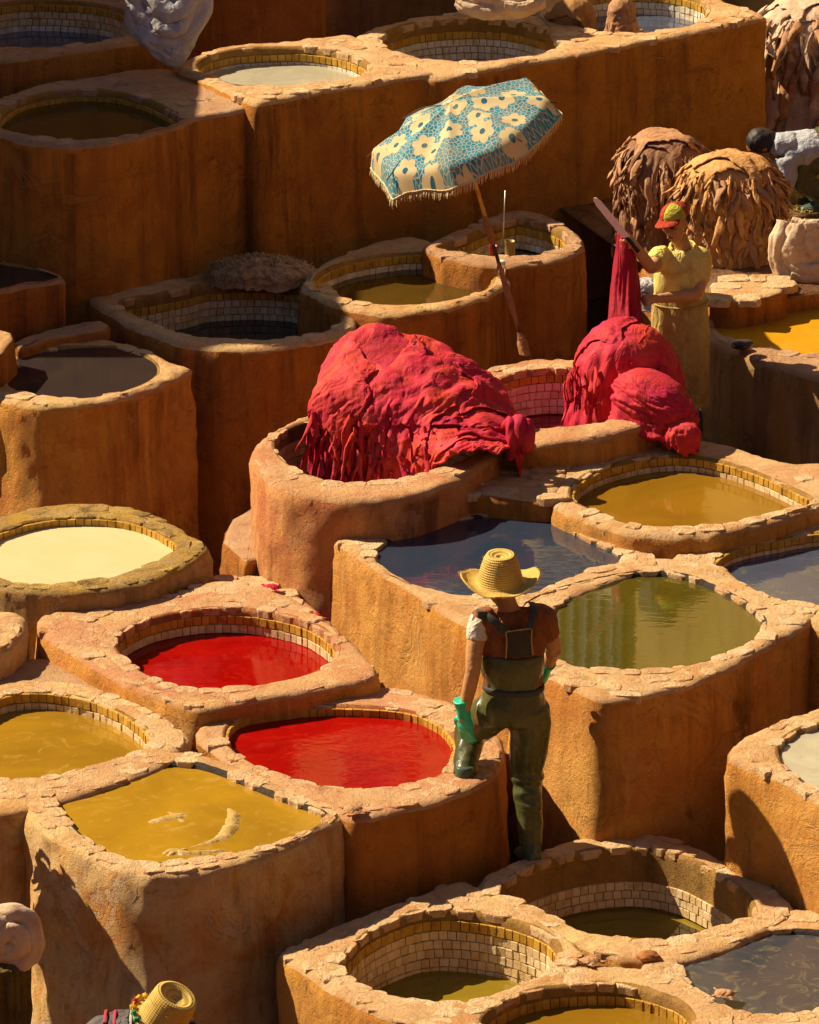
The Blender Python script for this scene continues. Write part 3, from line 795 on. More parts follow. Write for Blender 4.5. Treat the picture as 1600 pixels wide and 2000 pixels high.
def house(name, label, a, b, depth, z0, z1, mat, windows=(), roof=True):
    """house with its facade from a to b (metres, seen with a on the left), windows as (s, z, w, h, kind)"""
    a = np.array(a, float); b = np.array(b, float); d = b - a; ln = np.linalg.norm(d); d /= ln
    nrm = np.array((d[1], -d[0])); rz = math.atan2(d[1], d[0])
    cen = (a + b) / 2 - nrm * depth / 2
    root = empty(name, (cen[0], cen[1], z0), label, 'house')
    v, f = boxm((cen[0], cen[1], (z0 + z1) / 2), (ln, depth, z1 - z0), rz)
    mesh('wall', v, f, mat, root, False)
    v, f = boxm((cen[0], cen[1], z1 + .12), (ln + .3, depth + .3, .25), rz)
    mesh('parapet', v, f, mat, root, False)
    for (s, z, w, h, kind) in windows:
        p = a + d * s
        def bx(nm, u0, u1, w0, w1, o0, o1, m, par):
            q = a + d * (s + (u0 + u1) / 2) + nrm * (o0 + o1) / 2
            v, f = boxm((q[0], q[1], z + (w0 + w1) / 2), (u1 - u0, o1 - o0, w1 - w0), rz)
            return mesh(nm, v, f, m, par, False)
        win = bx('window', -w / 2, w / 2, -h / 2, h / 2, -.05, .012, WOOD, root)
        bx('sill', -w / 2 - .08, w / 2 + .08, -h / 2 - .09, -h / 2 - .003, 0, .12, LEDGE, win)
        bx('frame', -w / 2 - .07, -w / 2, -h / 2, h / 2, 0, .06, LEDGE if kind == 'w' else WOOD, win)
        bx('frame', w / 2, w / 2 + .07, -h / 2, h / 2, 0, .06, LEDGE if kind == 'w' else WOOD, win)
        bx('lintel', -w / 2 - .07, w / 2 + .07, h / 2, h / 2 + .1, 0, .07, LEDGE if kind == 'w' else WOOD, win)
        nb = int(w / .16)
        for i in range(nb):
            u = -w / 2 + (i + .5) * w / nb
            bx('bar', u - .012, u + .012, -h / 2, h / 2, .014, .04, GRILL, win)
    return root
GRILL = mat_simple('grille_paint', (.12, .20, .20), .6, .4)
house('house', 'sunlit tan plastered house behind the pale hides', (-1.0, 46.8), (5.0, 38.8), 6, 1.3, 11.5, WALLT,
      [(6.55, 3.62, .62, .5, 'w'), (3.99, 6.62, 1.02, 1.45, 'd'), (1.2, 8.0, .8, 1.1, 'w')])
house('house', 'low house behind the back terrace with deep shade put into its wall colour', (-.75, 41.8), (2.2, 41.8), 2.2, 1.3, 4.1, WALL_SHADED)
house('house', 'brown walled house corner behind the milky vat', (-1.9, 39.6), (-.62, 39.6), 2.0, 1.3, 4.6, AD['brown'])
house('house', 'low house beside the yard that shades the olive brown vat', (-4.3, 36.5), (-4.3, 44.5), 5, .8, 5.6, WALLT, [])
# the yard is closed in by houses; the photograph is taken from the terrace of one of them
house('terrace_house', 'house whose roof terrace looks down on the vats', (30, .9), (-30, .9), 8, 0, 10.8, WALLB,
      [(10 + i * 5, 5.0, 1.0, 1.4, 'd') for i in range(9)])
house('house', 'tall house rising behind the viewing terrace', (30, -7.6), (-30, -7.6), 8, 0, 19, WALLB, [(10 + i * 5, 14.0, 1.0, 1.4, 'd') for i in range(9)])
house('house', 'long house closing the right side of the yard', (13, 46), (13, 1), 8, 0, 12, WALLB, [(6 + i * 6, 6.0, 1.0, 1.4, 'd') for i in range(7)])
house('house', 'long house closing the left side of the yard', (-15.5, 1), (-15.5, 46), 8, 0, 8.5, WALLB, [(6 + i * 6, 5.0, 1.0, 1.4, 'd') for i in range(7)])
house('house', 'tall house closing the far side of the yard', (-16, 52), (16, 52), 8, 1.2, 12, WALLB, [(4 + i * 6, 8.0, 1.0, 1.4, 'd') for i in range(5)])
# ------------------------------------------------------------------ a small cloth solver for the hides
class Field:
    """height field the hides fall on"""
    def __init__(s, x0, x1, y0, y1, d=.014, z=0.):
        s.x0, s.y0, s.d = x0, y0, d
        s.nx, s.ny = int((x1 - x0) / d) + 2, int((y1 - y0) / d) + 2
        s.X, s.Y = np.meshgrid(x0 + np.arange(s.nx) * d, y0 + np.arange(s.ny) * d)
        s.H = np.full((s.ny, s.nx), float(z))
    def add_dome(s, c, rx, ry, h, rot=0., p=2.2, tilt=(0, 0)):
        dx, dy = s.X - c[0], s.Y - c[1]; co, si = math.cos(rot), math.sin(rot)
        u, v = (dx * co + dy * si) / rx, (-dx * si + dy * co) / ry
        r = np.hypot(u, v)
        s.H = np.where(r < 1, np.maximum(s.H, c[2] + h * np.clip(1 - r ** p, 0, 1) ** (1 / p) + u * rx * tilt[0] + v * ry * tilt[1]), s.H)
    def add_vat(s, key, inside=None):
        V = VATS[key]; dx, dy = s.X - V['c'][0], s.Y - V['c'][1]
        r = np.hypot(dx, dy); a = np.arctan2(dy, dx)
        rh = np.interp(a, V['th'], V['rh'], period=2 * math.pi); ro = np.interp(a, V['th'], V['ro'], period=2 * math.pi)
        s.H = np.where(r < rh, inside if inside is not None else V['zw'], np.where(r < ro, V['z'] + .01, s.H))
    def splat(s, P, th=.010, blur=1):
        ix = np.clip(((P[:, 0] - s.x0) / s.d).round().astype(int), 0, s.nx - 1); iy = np.clip(((P[:, 1] - s.y0) / s.d).round().astype(int), 0, s.ny - 1)
        B = s.H.copy(); np.maximum.at(B, (iy, ix), P[:, 2] + th)
        for _ in range(blur):
            Bp = np.pad(B, 1, 'edge'); m = (Bp[:-2, 1:-1] + Bp[2:, 1:-1] + Bp[1:-1, :-2] + Bp[1:-1, 2:]) / 4
            B = np.maximum(B, np.minimum(m, B + .03))
        s.H = B
    def at(s, x, y):
        fx = np.clip((x - s.x0) / s.d, 0, s.nx - 1.01); fy = np.clip((y - s.y0) / s.d, 0, s.ny - 1.01)
        i = fx.astype(int); j = fy.astype(int); u = fx - i; v = fy - j
        a, b, c, e = s.H[j, i], s.H[j, i + 1], s.H[j + 1, i], s.H[j + 1, i + 1]
        h = a * (1 - u) * (1 - v) + b * u * (1 - v) + c * (1 - u) * v + e * u * v
        gx = ((b - a) * (1 - v) + (e - c) * v) / s.d; gy = ((c - a) * (1 - u) + (e - b) * u) / s.d
        return h, gx, gy
def hide_mask(n, seed, legs=True):
    A, B = np.meshgrid(np.linspace(-1, 1, n), np.linspace(-1, 1, n)); r = np.hypot(A, B); a = np.arctan2(B, A)
    k = .72 + .08 * vnoise(np.stack((np.cos(a) * 2, np.sin(a) * 2, a * 0 + seed), -1), seed) + .06 * vnoise(np.stack((np.cos(a) * 6, np.sin(a) * 6, a * 0), -1), seed + 3)
    if legs:
        for q in (.75, 2.35, 3.95, 5.5):
            d = np.angle(np.exp(1j * (a - q - .12 * math.sin(seed + q)))); k = k + .62 * np.exp(-(d / .17) ** 2)
    else: k = k + .25
    return (r < k)
def drape(F_, c, size, rot=0., n=54, steps=95, iters=9, seed=1, squeeze=.72, legs=True, tilt=(0, 0), aspect=1.0, th=.010, slip=.9, wind=(0, 0, 0), rough=.10):
    """let one hide fall onto the field; returns grid positions and mask"""
    mk = hide_mask(n, seed, legs)
    t = np.linspace(-.5, .5, n); A, B = np.meshgrid(t * size * aspect, t * size)
    co, si = math.cos(rot), math.sin(rot)
    P = np.stack((c[0] + (A * co - B * si) * squeeze, c[1] + (A * si + B * co) * squeeze, np.zeros_like(A)), -1)
    hh, _, _ = F_.at(P[..., 0], P[..., 1])
    P[..., 2] = hh[mk].max() + .03 + A * tilt[0] + B * tilt[1] + rough * fbm(np.stack((A * 7, B * 7, A * 0 + seed), -1), 2, seed) + rough * .5 * vnoise(np.stack((A * 16, B * 16, A * 0), -1), seed + 1)
    Q = P.copy(); lx = size * aspect / (n - 1); ly = size / (n - 1); ld = math.hypot(lx, ly)
    S0, S1 = slice(None), None
    sets = []
    def pair(a, b, L, k):
        m = mk[a] & mk[b]; sets.append((a, b, L, (m * k)[..., None]))
    for o in (0, 1):
        pair((slice(None), slice(o, n - 1, 2)), (slice(None), slice(o + 1, n, 2)), lx, .5); pair((slice(o, n - 1, 2), slice(None)), (slice(o + 1, n, 2), slice(None)), ly, .5)
        pair((slice(o, n - 1, 2), slice(0, n - 1)), (slice(o + 1, n, 2), slice(1, n)), ld, .35); pair((slice(o, n - 1, 2), slice(1, n)), (slice(o + 1, n, 2), slice(0, n - 1)), ld, .35)
    bend = [((slice(None), slice(0, n - 3)), (slice(None), slice(3, n)), 3 * lx), ((slice(0, n - 3), slice(None)), (slice(3, n), slice(None)), 3 * ly)]
    g = np.array((wind[0], wind[1], -9.8 + wind[2])); dt = 1 / 45
    sets = [(a, b, L, k) for a, b, L, k in sets if min(P[a].shape[:2]) > 0]
    def fit(a):    # equal lengths for both slices
        return a
    for st in range(steps):
        v = (P - Q) * .955; Q = P.copy(); P = P + v + g * dt * dt
        for it in range(iters):
            for a, b, L, k in sets:
                d = P[b] - P[a]; l = np.sqrt((d * d).sum(-1, keepdims=True)) + 1e-9
                w = d * ((l - L) / l) * k; P[a] += w; P[b] -= w
            if it % 3 == 0:
                for a, b, L in bend:
                    d = P[b] - P[a]; l = np.sqrt((d * d).sum(-1, keepdims=True)) + 1e-9
                    m = (mk[a] & mk[b])[..., None]; w = d * ((l - L) / l) * .012 * m * (l < L); P[a] += w; P[b] -= w
            if it % 3 == 2 or it == iters - 1:
                h, gx, gy = F_.at(P[..., 0], P[..., 1]); gx = np.clip(gx, -4, 4); gy = np.clip(gy, -4, 4)
                pen = h + th - P[..., 2]; hit = pen > 0
                nz = 1 / np.sqrt(1 + gx * gx + gy * gy)
                q = np.where(hit, np.minimum(pen, .12) * nz, 0)
                P[..., 0] -= q * gx * nz; P[..., 1] -= q * gy * nz; P[..., 2] += q * nz
                Q = np.where(hit[..., None], Q + (P - Q) * slip, Q)
    F_.splat(P[mk], th)
    return P, mk
def hide_obj(P, mk, mat, parent, name='hide', thick=.006, pleat=.011, pf=15., seed=0):
    if pleat:                                            # crease the fallen hide along its own grain
        P = P.copy(); kn = mk.copy()
        for _ in range(4):                               # carry the cloth a little past its cut edge
            acc = np.zeros_like(P); w = np.zeros(mk.shape)
            for ax_, sh_ in ((0, 1), (0, -1), (1, 1), (1, -1)):
                r1 = np.roll(P, sh_, ax_); k1_ = np.roll(kn, sh_, ax_); r2 = np.roll(P, 2 * sh_, ax_); k2_ = np.roll(kn, 2 * sh_, ax_)
                e = np.where(k2_[..., None], r1 + .5 * (r1 - r2), r1); acc += e * k1_[..., None]; w += k1_
            new = (~kn) & (w > 0); P[new] = acc[new] / w[new][:, None]; kn = kn | new
        n0 = P.shape[0]; P = sheet(P, 2 * n0 - 1, 2 * n0 - 1); n = P.shape[0]
        mk = np.repeat(np.repeat(mk, 2, 0), 2, 1)[:n, :n]
        A, B = np.meshgrid(np.linspace(-1, 1, n), np.linspace(-1, 1, n)); sd = seed or int(abs(P[0, 0, 0]) * 9973) % 97
        N_ = normals(P)
        w = .7 * fbm(np.stack((A * 2.2, B * 2.2, A * 0 + sd), -1), 3, sd)
        f = ridge(np.stack((A * pf * .5 + w * 2.4, B * 1.3 + w, A * 0 + sd), -1), 3, sd)
        f2 = ridge(np.stack((B * pf * .35 - A * 3 + w * 3, A * 1.6, A * 0 + sd + 4), -1), 2, sd + 9)
        m1 = np.clip(.55 + 1.1 * fbm(np.stack((A * 1.7, B * 1.7, A * 0 + sd), -1), 2, sd + 5), .08, 1)
        steep = np.clip(1.25 - np.abs(N_[..., 2]), .3, 1.1)
        P = P + N_ * (pleat * (f * m1 * steep + .5 * f2 * (1 - m1)))[..., None]
    n = P.shape[0]; idx = -np.ones(mk.size, int)
    fs = [q for q in gridfaces(n, n) if mk.ravel()[list(q)].all()]
    used = sorted({i for q in fs for i in q}); idx[used] = range(len(used))
    P2 = P.reshape(-1, 3)[used].copy(); fs = [tuple(int(idx[i]) for i in q) for q in fs]
    cnt = {}
    for q in fs:
        for a, b in zip(q, q[1:] + q[:1]):
            k = (min(a, b), max(a, b)); cnt[k] = cnt.get(k, 0) + 1
    be = np.array([k for k, c_ in cnt.items() if c_ == 1])
    for _ in range(4):                                   # ease the cut edge
        acc = np.zeros_like(P2); w = np.zeros(len(P2))
        for i, j in ((0, 1), (1, 0)):
            np.add.at(acc, be[:, i], P2[be[:, j]]); np.add.at(w, be[:, i], 1)
        m = w > 0; P2[m] = .4 * P2[m] + .6 * acc[m] / w[m][:, None]
    o = mesh(name, P2, fs, mat, parent)
    if not pleat:
        m = o.modifiers.new('s', 'SUBSURF'); m.levels = 1; m.render_levels = 1
    solid(o, thick, 1)
    return o
# ------------------------------------------------------------------ soft things: helpers
def tube(pts, rad, n=12, cap=True, ref=(0, 1, 0)):
    """loft round (or elliptical: rad=(a,b)) sections along pts -> verts, faces"""
    P = np.array(pts, float); m = len(P)
    T = np.gradient(P, axis=0); T /= np.linalg.norm(T, axis=1)[:, None] + 1e-12
    ref = np.array(ref, float)
    vs = []
    u_prev = None
    for i in range(m):
        t = T[i]
        u = ref if u_prev is None else u_prev
        u = u - t * (u @ t)
        if np.linalg.norm(u) < 1e-4: u = np.array((1., 0, 0)) - t * t[0]
        u /= np.linalg.norm(u); u_prev = u
        w = np.cross(t, u)
        r = rad[i]
        a, b = (r, r) if np.isscalar(r) else r
        for k in range(n):
            an = 2 * math.pi * k / n
            vs.append(P[i] + w * a * math.cos(an) + u * b * math.sin(an))
    fs = gridfaces(n, m, True)
    if cap:
        vs.append(P[0] - T[0] * .0); vs.append(P[-1] + T[-1] * .0)
        c0, c1 = len(vs) - 2, len(vs) - 1
        for k in range(n):
            fs.append((c0, (k + 1) % n, k)); fs.append((c1, (m - 1) * n + k, (m - 1) * n + (k + 1) % n))
    return np.array(vs), fs
def spline(pts, k=6):
    P = [np.array(p, float) for p in pts]; out = []
    P = [2 * P[0] - P[1]] + P + [2 * P[-1] - P[-2]]
    for i in range(1, len(P) - 2):
        p0, p1, p2, p3 = P[i - 1:i + 3]
        for t in np.linspace(0, 1, k, endpoint=False):
            out.append(.5 * ((2 * p1) + (-p0 + p2) * t + (2 * p0 - 5 * p1 + 4 * p2 - p3) * t * t + (-p0 + 3 * p1 - 3 * p2 + p3) * t ** 3))
    out.append(P[-2]); return np.array(out)
def limb(pts, rad, n=14, k=5, ref=(0, 1, 0)):
    rr = np.array([(r, r) if np.isscalar(r) else r for r in rad], float)
    q = spline(pts, k); r2 = np.maximum(spline(rr, k), .003)
    return tube(q, [tuple(x) for x in r2], n, True, ref)
def ball(c, r, n=14, rot=None):
    vs = []; fs = []
    r = np.array((r, r, r) if np.isscalar(r) else r, float)
    m = n // 2 + 1
    for j in range(m + 1):
        ph = math.pi * j / m
        for i in range(n):
            t = 2 * math.pi * i / n
            vs.append((math.sin(ph) * math.cos(t), math.sin(ph) * math.sin(t), math.cos(ph)))
    vs = np.array(vs) * r
    if rot is not None: vs = vs @ np.array(Euler(rot).to_matrix()).T
    return vs + np.array(c), gridfaces(n, m + 1, True)
def merge(parts):
    vs = []; fs = []; o = 0
    for v, f in parts:
        v = np.asarray(v); vs.append(v); fs += [tuple(i + o for i in q) for q in f]; o += len(v)
    return np.concatenate(vs), fs
def fuse(parts, voxel=.012, smooth=4):
    """union of overlapping closed lofts as one continuous skin"""
    v, f = merge(parts)
    c = v.mean(0)
    me = bpy.data.meshes.new('tmp'); me.from_pydata((v - c).tolist(), [], f)
    o = bpy.data.objects.new('tmp', me); COL.objects.link(o)
    r = o.modifiers.new('r', 'REMESH'); r.mode = 'VOXEL'; r.voxel_size = voxel
    if smooth:
        s = o.modifiers.new('s', 'SMOOTH'); s.factor = .5; s.iterations = smooth
    dg = bpy.context.evaluated_depsgraph_get()
    e = o.evaluated_get(dg).to_mesh()
    n = len(e.vertices); co = np.empty(n * 3); e.vertices.foreach_get('co', co)
    no = np.empty(n * 3); e.vertices.foreach_get('normal', no)
    fs = [tuple(p.vertices) for p in e.polygons]
    o.evaluated_get(dg).to_mesh_clear()
    bpy.data.objects.remove(o); bpy.data.meshes.remove(me)
    return co.reshape(-1, 3) + c, fs, no.reshape(-1, 3)
def ridge(p, octv=2, seed=0):
    """folds: sharp valleys, round crests, about -1..1"""
    o = 0; a = 1; t = 0
    for k in range(octv):
        o = o + a * (1 - 2.6 * np.abs(vnoise(np.asarray(p) * 1.9 ** k, seed + 13 * k))); t += a; a *= .55
    return o / t
def nv_dir(v, n):
    """outward directions for a lofted tube with n points per ring"""
    m = (len(v) - 2) // n; o = np.zeros_like(v)
    for j in range(m):
        r = v[j * n:(j + 1) * n]; d = r - r.mean(0); o[j * n:(j + 1) * n] = d / (np.linalg.norm(d, axis=1)[:, None] + 1e-9)
    return o
def normals(V):
    du = np.gradient(V, axis=1); dv = np.gradient(V, axis=0)
    n = np.cross(du, dv); return n / (np.linalg.norm(n, axis=2)[..., None] + 1e-12)
def dome(c, rx, ry, h, hang=.1, rot=0, n=150, m=64, fold=.02, freq=5, around=.0, tilt=(0, 0), seed=1, ragged=.04, sq=.75, lump=.03, power=2.3):
    """draped heap: top over an ellipse, sides falling to a ragged hem; around=1 makes folds run round it"""
    th = np.linspace(0, 2 * math.pi, n, endpoint=False)
    t = np.linspace(0.02, 1, m)
    s = 1.25                                   # t beyond ~.8 hangs straight
    T, TH = np.meshgrid(t, th, indexing='ij')
    a = np.clip(T * s, 0, 1) * math.pi / 2
    r = np.sin(a) ** sq; z = h * np.cos(a) ** (2 / power)
    below = np.clip(T * s - 1, 0, None) / (s - 1)
    rag = 1 + ragged / max(hang, .01) * fbm(np.stack((np.cos(TH) * 5, np.sin(TH) * 5, TH * 0), -1), 3, seed + 5)
    z = z - below * hang * rag
    r = r * (1 + .04 * below)
    co, si = math.cos(rot), math.sin(rot)
    X = r * rx * np.cos(TH); Y = r * ry * np.sin(TH)
    z = z + (X * tilt[0] + Y * tilt[1]) * (z > -.01)
    V = np.stack((c[0] + X * co - Y * si, c[1] + X * si + Y * co, c[2] + z), -1)
    N = np.stack((np.cos(TH) * co - np.sin(TH) * si, np.cos(TH) * si + np.sin(TH) * co, 0 * TH), -1) * np.sin(a)[..., None]
    N[..., 2] = np.cos(a)
    if around < .5:
        q = np.stack((np.cos(TH) * freq, np.sin(TH) * freq, T * 2.2), -1)
    else:
        q = np.stack((np.cos(TH) * 1.1, np.sin(TH) * 1.1, T * freq * 1.6 + .5 * np.sin(TH * 2)), -1)
    q = q + .35 * np.stack((fbm(V * 3, 2, seed), fbm(V * 3 + 9, 2, seed), fbm(V * 3 - 7, 2, seed)), -1)
    f = ridge(q, 3, seed) * fold * np.clip(T * 1.5, 0, 1) ** 2 + fbm(V * 4, 3, seed + 2) * lump
    V = V + N * f[..., None]
    vs = V.reshape(-1, 3).tolist(); fs = [q_[::-1] for q_ in gridfaces(n, m, True)]
    vs.append(V[0].mean(0).tolist()); k = len(vs) - 1
    for i in range(n): fs.append((k, i, (i + 1) % n))
    return np.array(vs), fs, V, N
def sheet(ctrl, nu=110, nv=110):
    """rows of control points -> smooth dense grid (nv, nu, 3)"""
    A = np.array(ctrl, float)
    def up(M, n):
        t = np.linspace(0, len(M) - 1, n); i = np.clip(np.floor(t).astype(int), 0, len(M) - 2); f = (t - i)[:, None, None]
        P = np.concatenate((2 * M[:1] - M[1:2], M, 2 * M[-1:] - M[-2:-1]))
        p0, p1, p2, p3 = P[i], P[i + 1], P[i + 2], P[i + 3]
        return .5 * (2 * p1 + (-p0 + p2) * f + (2 * p0 - 5 * p1 + 4 * p2 - p3) * f ** 2 + (-p0 + 3 * p1 - 3 * p2 + p3) * f ** 3)
    B = up(A, nv)
    return up(B.transpose(1, 0, 2), nu).transpose(1, 0, 2)
def layer(S, N, u0, u1, v0, v1, off, seed, wrap=False, m=30, fold=.014, freq=5.):
    """one loose hide lying on a draped surface S: irregular outline, its own folds, free lower edge"""
    nv_, nu_ = S.shape[:2]
    A, B = np.meshgrid(np.linspace(-1, 1, m), np.linspace(-1, 1, m))
    k = np.maximum(np.abs(A), np.abs(B)); r = np.hypot(A, B) + 1e-9
    ang = np.arctan2(B, A)
    rad = .80 + .30 * vnoise(np.stack((np.cos(ang) * 1.3, np.sin(ang) * 1.3, ang * 0 + seed), -1), seed) + .22 * vnoise(np.stack((np.cos(ang) * 4, np.sin(ang) * 4, ang * 0 + seed), -1), seed + 1)
    a = A / r * k * rad; b = B / r * k * rad
    u = (u0 + u1) / 2 + (u1 - u0) / 2 * a; v = np.clip((v0 + v1) / 2 + (v1 - v0) / 2 * b, .03, .97)
    fu = u * (nu_ if wrap else nu_ - 1); fv = v * (nv_ - 1)
    if not wrap: fu = np.clip(fu, 0, nu_ - 1.001)
    iu = np.floor(fu).astype(int); iv = np.clip(np.floor(fv).astype(int), 0, nv_ - 2); tu = (fu - iu)[..., None]; tv = (fv - iv)[..., None]
    g = lambda M, p, q: M[p, q % nu_ if wrap else np.clip(q, 0, nu_ - 1)]
    sm = lambda M: g(M, iv, iu) * (1 - tu) * (1 - tv) + g(M, iv, iu + 1) * tu * (1 - tv) + g(M, iv + 1, iu) * (1 - tu) * tv + g(M, iv + 1, iu + 1) * tu * tv
    P = sm(S); Q = sm(N)
    f = ridge(np.stack((a * freq + .6 * vnoise(np.stack((a * 2, b * 2, a * 0), -1), seed), b * 1.1, a * 0 + seed), -1), 2, seed)
    lift = off * (1 - .6 * k ** 6) + fold * f * (.35 + .65 * (b + 1) / 2) + .012 * np.clip(b, 0, 1) ** 3
    P = P + Q * lift[..., None]
    return P.reshape(-1, 3), gridfaces(m, m)
def solid(o, th=.012, off=0):
    m = o.modifiers.new('thickness', 'SOLIDIFY'); m.thickness = th; m.offset = off; return o
def strip_proto(seed, wid=.32, curl=.25):
    """a hide shank hanging: unit length down -z, out = -y"""
    r = random.Random(seed); nv, nu = 8, 4; vs = []
    ph = r.uniform(0, 6); bend = r.uniform(-.18, .18); tw = r.uniform(-.6, .6); pk = r.uniform(.25, .9); wd = wid * r.uniform(.5, 1.15)
    cr = r.uniform(-1, 1); skew = r.uniform(-.18, .18)
    for j in range(nv):
        t = j / (nv - 1)
        w = wd * (.6 + .55 * math.exp(-((t - pk) / .3) ** 2) + .12 * math.sin(t * 9 + ph))
        if j == nv - 1: w *= r.uniform(.35, 1.0)
        for i in range(nu):
            s = i / (nu - 1) - .5
            x = s * w + bend * t * t + .04 * math.sin(t * 7 + ph); y = cr * curl * (1 - (2 * s) ** 2) * w - .09 * math.sin(t * 3.4 + ph) - .06 - .05 * r.random()
            a = tw * t
            vs.append((x * math.cos(a) - y * math.sin(a), x * math.sin(a) + y * math.cos(a), -t + s * skew * (1 + t) + r.uniform(-.04, .04)))
    fs = gridfaces(nu, nv)
    # thickness
    k = len(vs)
    back = [(x * .9, y + .05, z) for x, y, z in vs]
    vs += back; fs += [tuple(i + k for i in f[::-1]) for f in gridfaces(nu, nv)]
    for j in range(nv - 1):
        fs.append((j * nu, (j + 1) * nu, (j + 1) * nu + k, j * nu + k)); fs.append((j * nu + nu - 1 + k, (j + 1) * nu + nu - 1 + k, (j + 1) * nu + nu - 1, j * nu + nu - 1))
    b = (nv - 1) * nu
    for i in range(nu - 1): fs.append((b + i, b + i + 1, b + i + 1 + k, b + i + k))
    return vs, fs
_sp = {}
def strip_mesh(i, mat, wid=.32, curl=.25):
    key = (i, mat.name, wid)
    if key not in _sp:
        v, f = strip_proto(i, wid, curl); me = bpy.data.meshes.new('hide_strip'); me.from_pydata(v, [], f); me.materials.append(mat)
        me.polygons.foreach_set('use_smooth', np.ones(len(me.polygons), bool)); _sp[key] = me
    return _sp[key]
def hang_strip(root, p, out, length, mat, rg, name='hide_flap', wid=.32, tip=.0, curl=.25):
    out = Vector((out[0], out[1], 0)); out.normalize()
    Y = -out; Z = Vector((0, 0, 1)); X = Y.cross(Z)
    M = Matrix.Translation(p) @ Matrix((X, Y, Z)).transposed().to_4x4() @ Euler((rg.gauss(-tip, .14), rg.gauss(0, .17), rg.gauss(0, .3))).to_matrix().to_4x4() @ Matrix.Diagonal((length * rg.uniform(.7, 1.2), length, length, 1))
    return inst(name, strip_mesh(rg.randrange(16), mat, wid, curl), M, root)

# ------------------------------------------------------------------ hide materials
def mat_hide(name, a, b, c, rough=.7, scale=5, wr=(1, 1, .3), wb=.22):
    t = NT(name)
    p = t.pos(); q = t.pos(scale=wr); oi = t.n('ShaderNodeObjectInfo').outputs['Random']
    n1 = t.noise(p, scale, 5, .6, .8); n2 = t.noise(p, scale * 2.3, 5, .65, 1.0); f = t.noise(p, 90, 3, .6)
    col = t.mix(t.ramp(n1, .40, .60), a, b)
    col = t.mix(t.math('MULTIPLY', t.ramp(n2, .50, .66), .75), col, c)
    col = t.mix(t.math('MULTIPLY', oi, .35), col, mul(a, .6))
    r1 = t.math('ABSOLUTE', t.math('SUBTRACT', t.noise(q, 9, 3, .5, 1.4), .5))
    r2 = t.math('ABSOLUTE', t.math('SUBTRACT', t.noise(q, 26, 3, .55, 1.2), .5))
    h = t.math('ADD', t.math('MULTIPLY', t.ramp(r1, 0, .13), 1.0), t.math('MULTIPLY', t.ramp(r2, 0, .12), .22))
    h = t.math('ADD', h, t.math('MULTIPLY', f, .12))
    return t.fin(col, rough, t.bump(h, wb, .020), .22)
HIDE_RED = mat_hide('hide_crimson', (.56, .018, .050), (.68, .060, .030), (.72, .085, .10), .72, 3.0)
HIDE_RED2 = mat_hide('hide_crimson_deep', (.46, .012, .045), (.58, .038, .030), (.52, .02, .09), .72)
HIDE_CLARET = mat_hide('hide_claret', (.36, .010, .030), (.42, .018, .035), (.32, .012, .05), .7)
HIDE_TAN = mat_hide('hide_tan', (.60, .30, .095), (.70, .38, .14), (.46, .19, .05), .8, 8)
HIDE_BUFF = mat_hide('hide_buff', (.58, .39, .25), (.66, .48, .33), (.50, .28, .16), .8, 8)
HIDE_DUSK = mat_hide('hide_dusky', (.44, .22, .10), (.52, .28, .14), (.30, .13, .05), .8, 8)
HIDE_TAN_SHADED = mat_hide('hide_tan_shaded', (.26, .12, .06), (.32, .16, .085), (.18, .075, .035), .8, 8)  # darker copy of the tan hide, with the terrace's shade in its colour
CLOTH_GREY = mat_cloth('cloth_grey', (.40, .38, .40), (.48, .45, .44), (.34, .27, .22), .6, scale=5, bump=.14)
CLOTH_SAND = mat_cloth('cloth_sand', (.60, .42, .26), (.68, .51, .34), (.48, .28, .14), .6, scale=5, bump=.14)
CLOTH_BROWN = mat_cloth('cloth_brown', (.30, .15, .045), (.38, .20, .07), (.18, .08, .02), .6, scale=5, bump=.14)
FLEECE = mat_cloth('fleece', (.48, .28, .12), (.56, .38, .20), (.34, .17, .06), .5, scale=9, bump=.9, wr=(1, .3, 1))

# ------------------------------------------------------------------ the great crimson heap in the rosy vat
_cr = [
 [(655,720,33.75),(690,700,33.8),(740,680,33.8),(800,690,33.8),(865,715,33.75),(930,750,33.7),(975,790,33.6),(1008,830,33.5)],
 [(640,700,33.35),(676,658,33.4),(735,636,33.42),(800,655,33.40),(865,679,33.35),(930,714,33.3),(975,765,33.25),(1012,815,33.2)],
 [(622,745,33.15),(664,705,33.15),(735,692,33.15),(800,705,33.12),(865,732,33.08),(930,765,33.05),(978,803,33.0),(1020,838,33.0)],
 [(612,782,32.98),(655,770,32.92),(735,765,32.90),(800,770,32.88),(865,785,32.85),(930,812,32.82),(975,838,32.8),(1016,855,32.8)],
 [(608,812,32.90),(655,812,32.82),(735,815,32.78),(800,815,32.75),(865,828,32.70),(925,842,32.66),(965,852,32.62),(1004,866,32.62)],
 [(618,850,32.88),(660,855,32.80),(735,860,32.74),(800,858,32.68),(860,860,32.58),(905,862,32.50),(950,864,32.46),(992,872,32.46)],
 [(628,895,32.88),(675,900,32.78),(735,905,32.70),(795,905,32.62),(850,893,32.50),(893,876,32.40),(938,870,32.36),(982,880,32.36)],
 [(634,925,32.90),(680,925,32.78),(735,932,32.70),(790,934,32.60),(845,912,32.46),(885,886,32.34),(930,876,32.30),(974,886,32.30)]]
hp_ = empty('hide_heap', (0.0, 33.5, 1.95), 'great heap of wet crimson hides spilling into the rosy vat', 'hide heap')
S = sheet([[Py(a, b, y + .28) for a, b, y in row] for row in _cr], 190, 170)
nu_, nv_ = 190, 170
U, Vv = np.meshgrid(np.linspace(0, 1, nu_), np.linspace(0, 1, nv_))
Nn = normals(S); Nn *= np.sign(-Nn[..., 1:2])
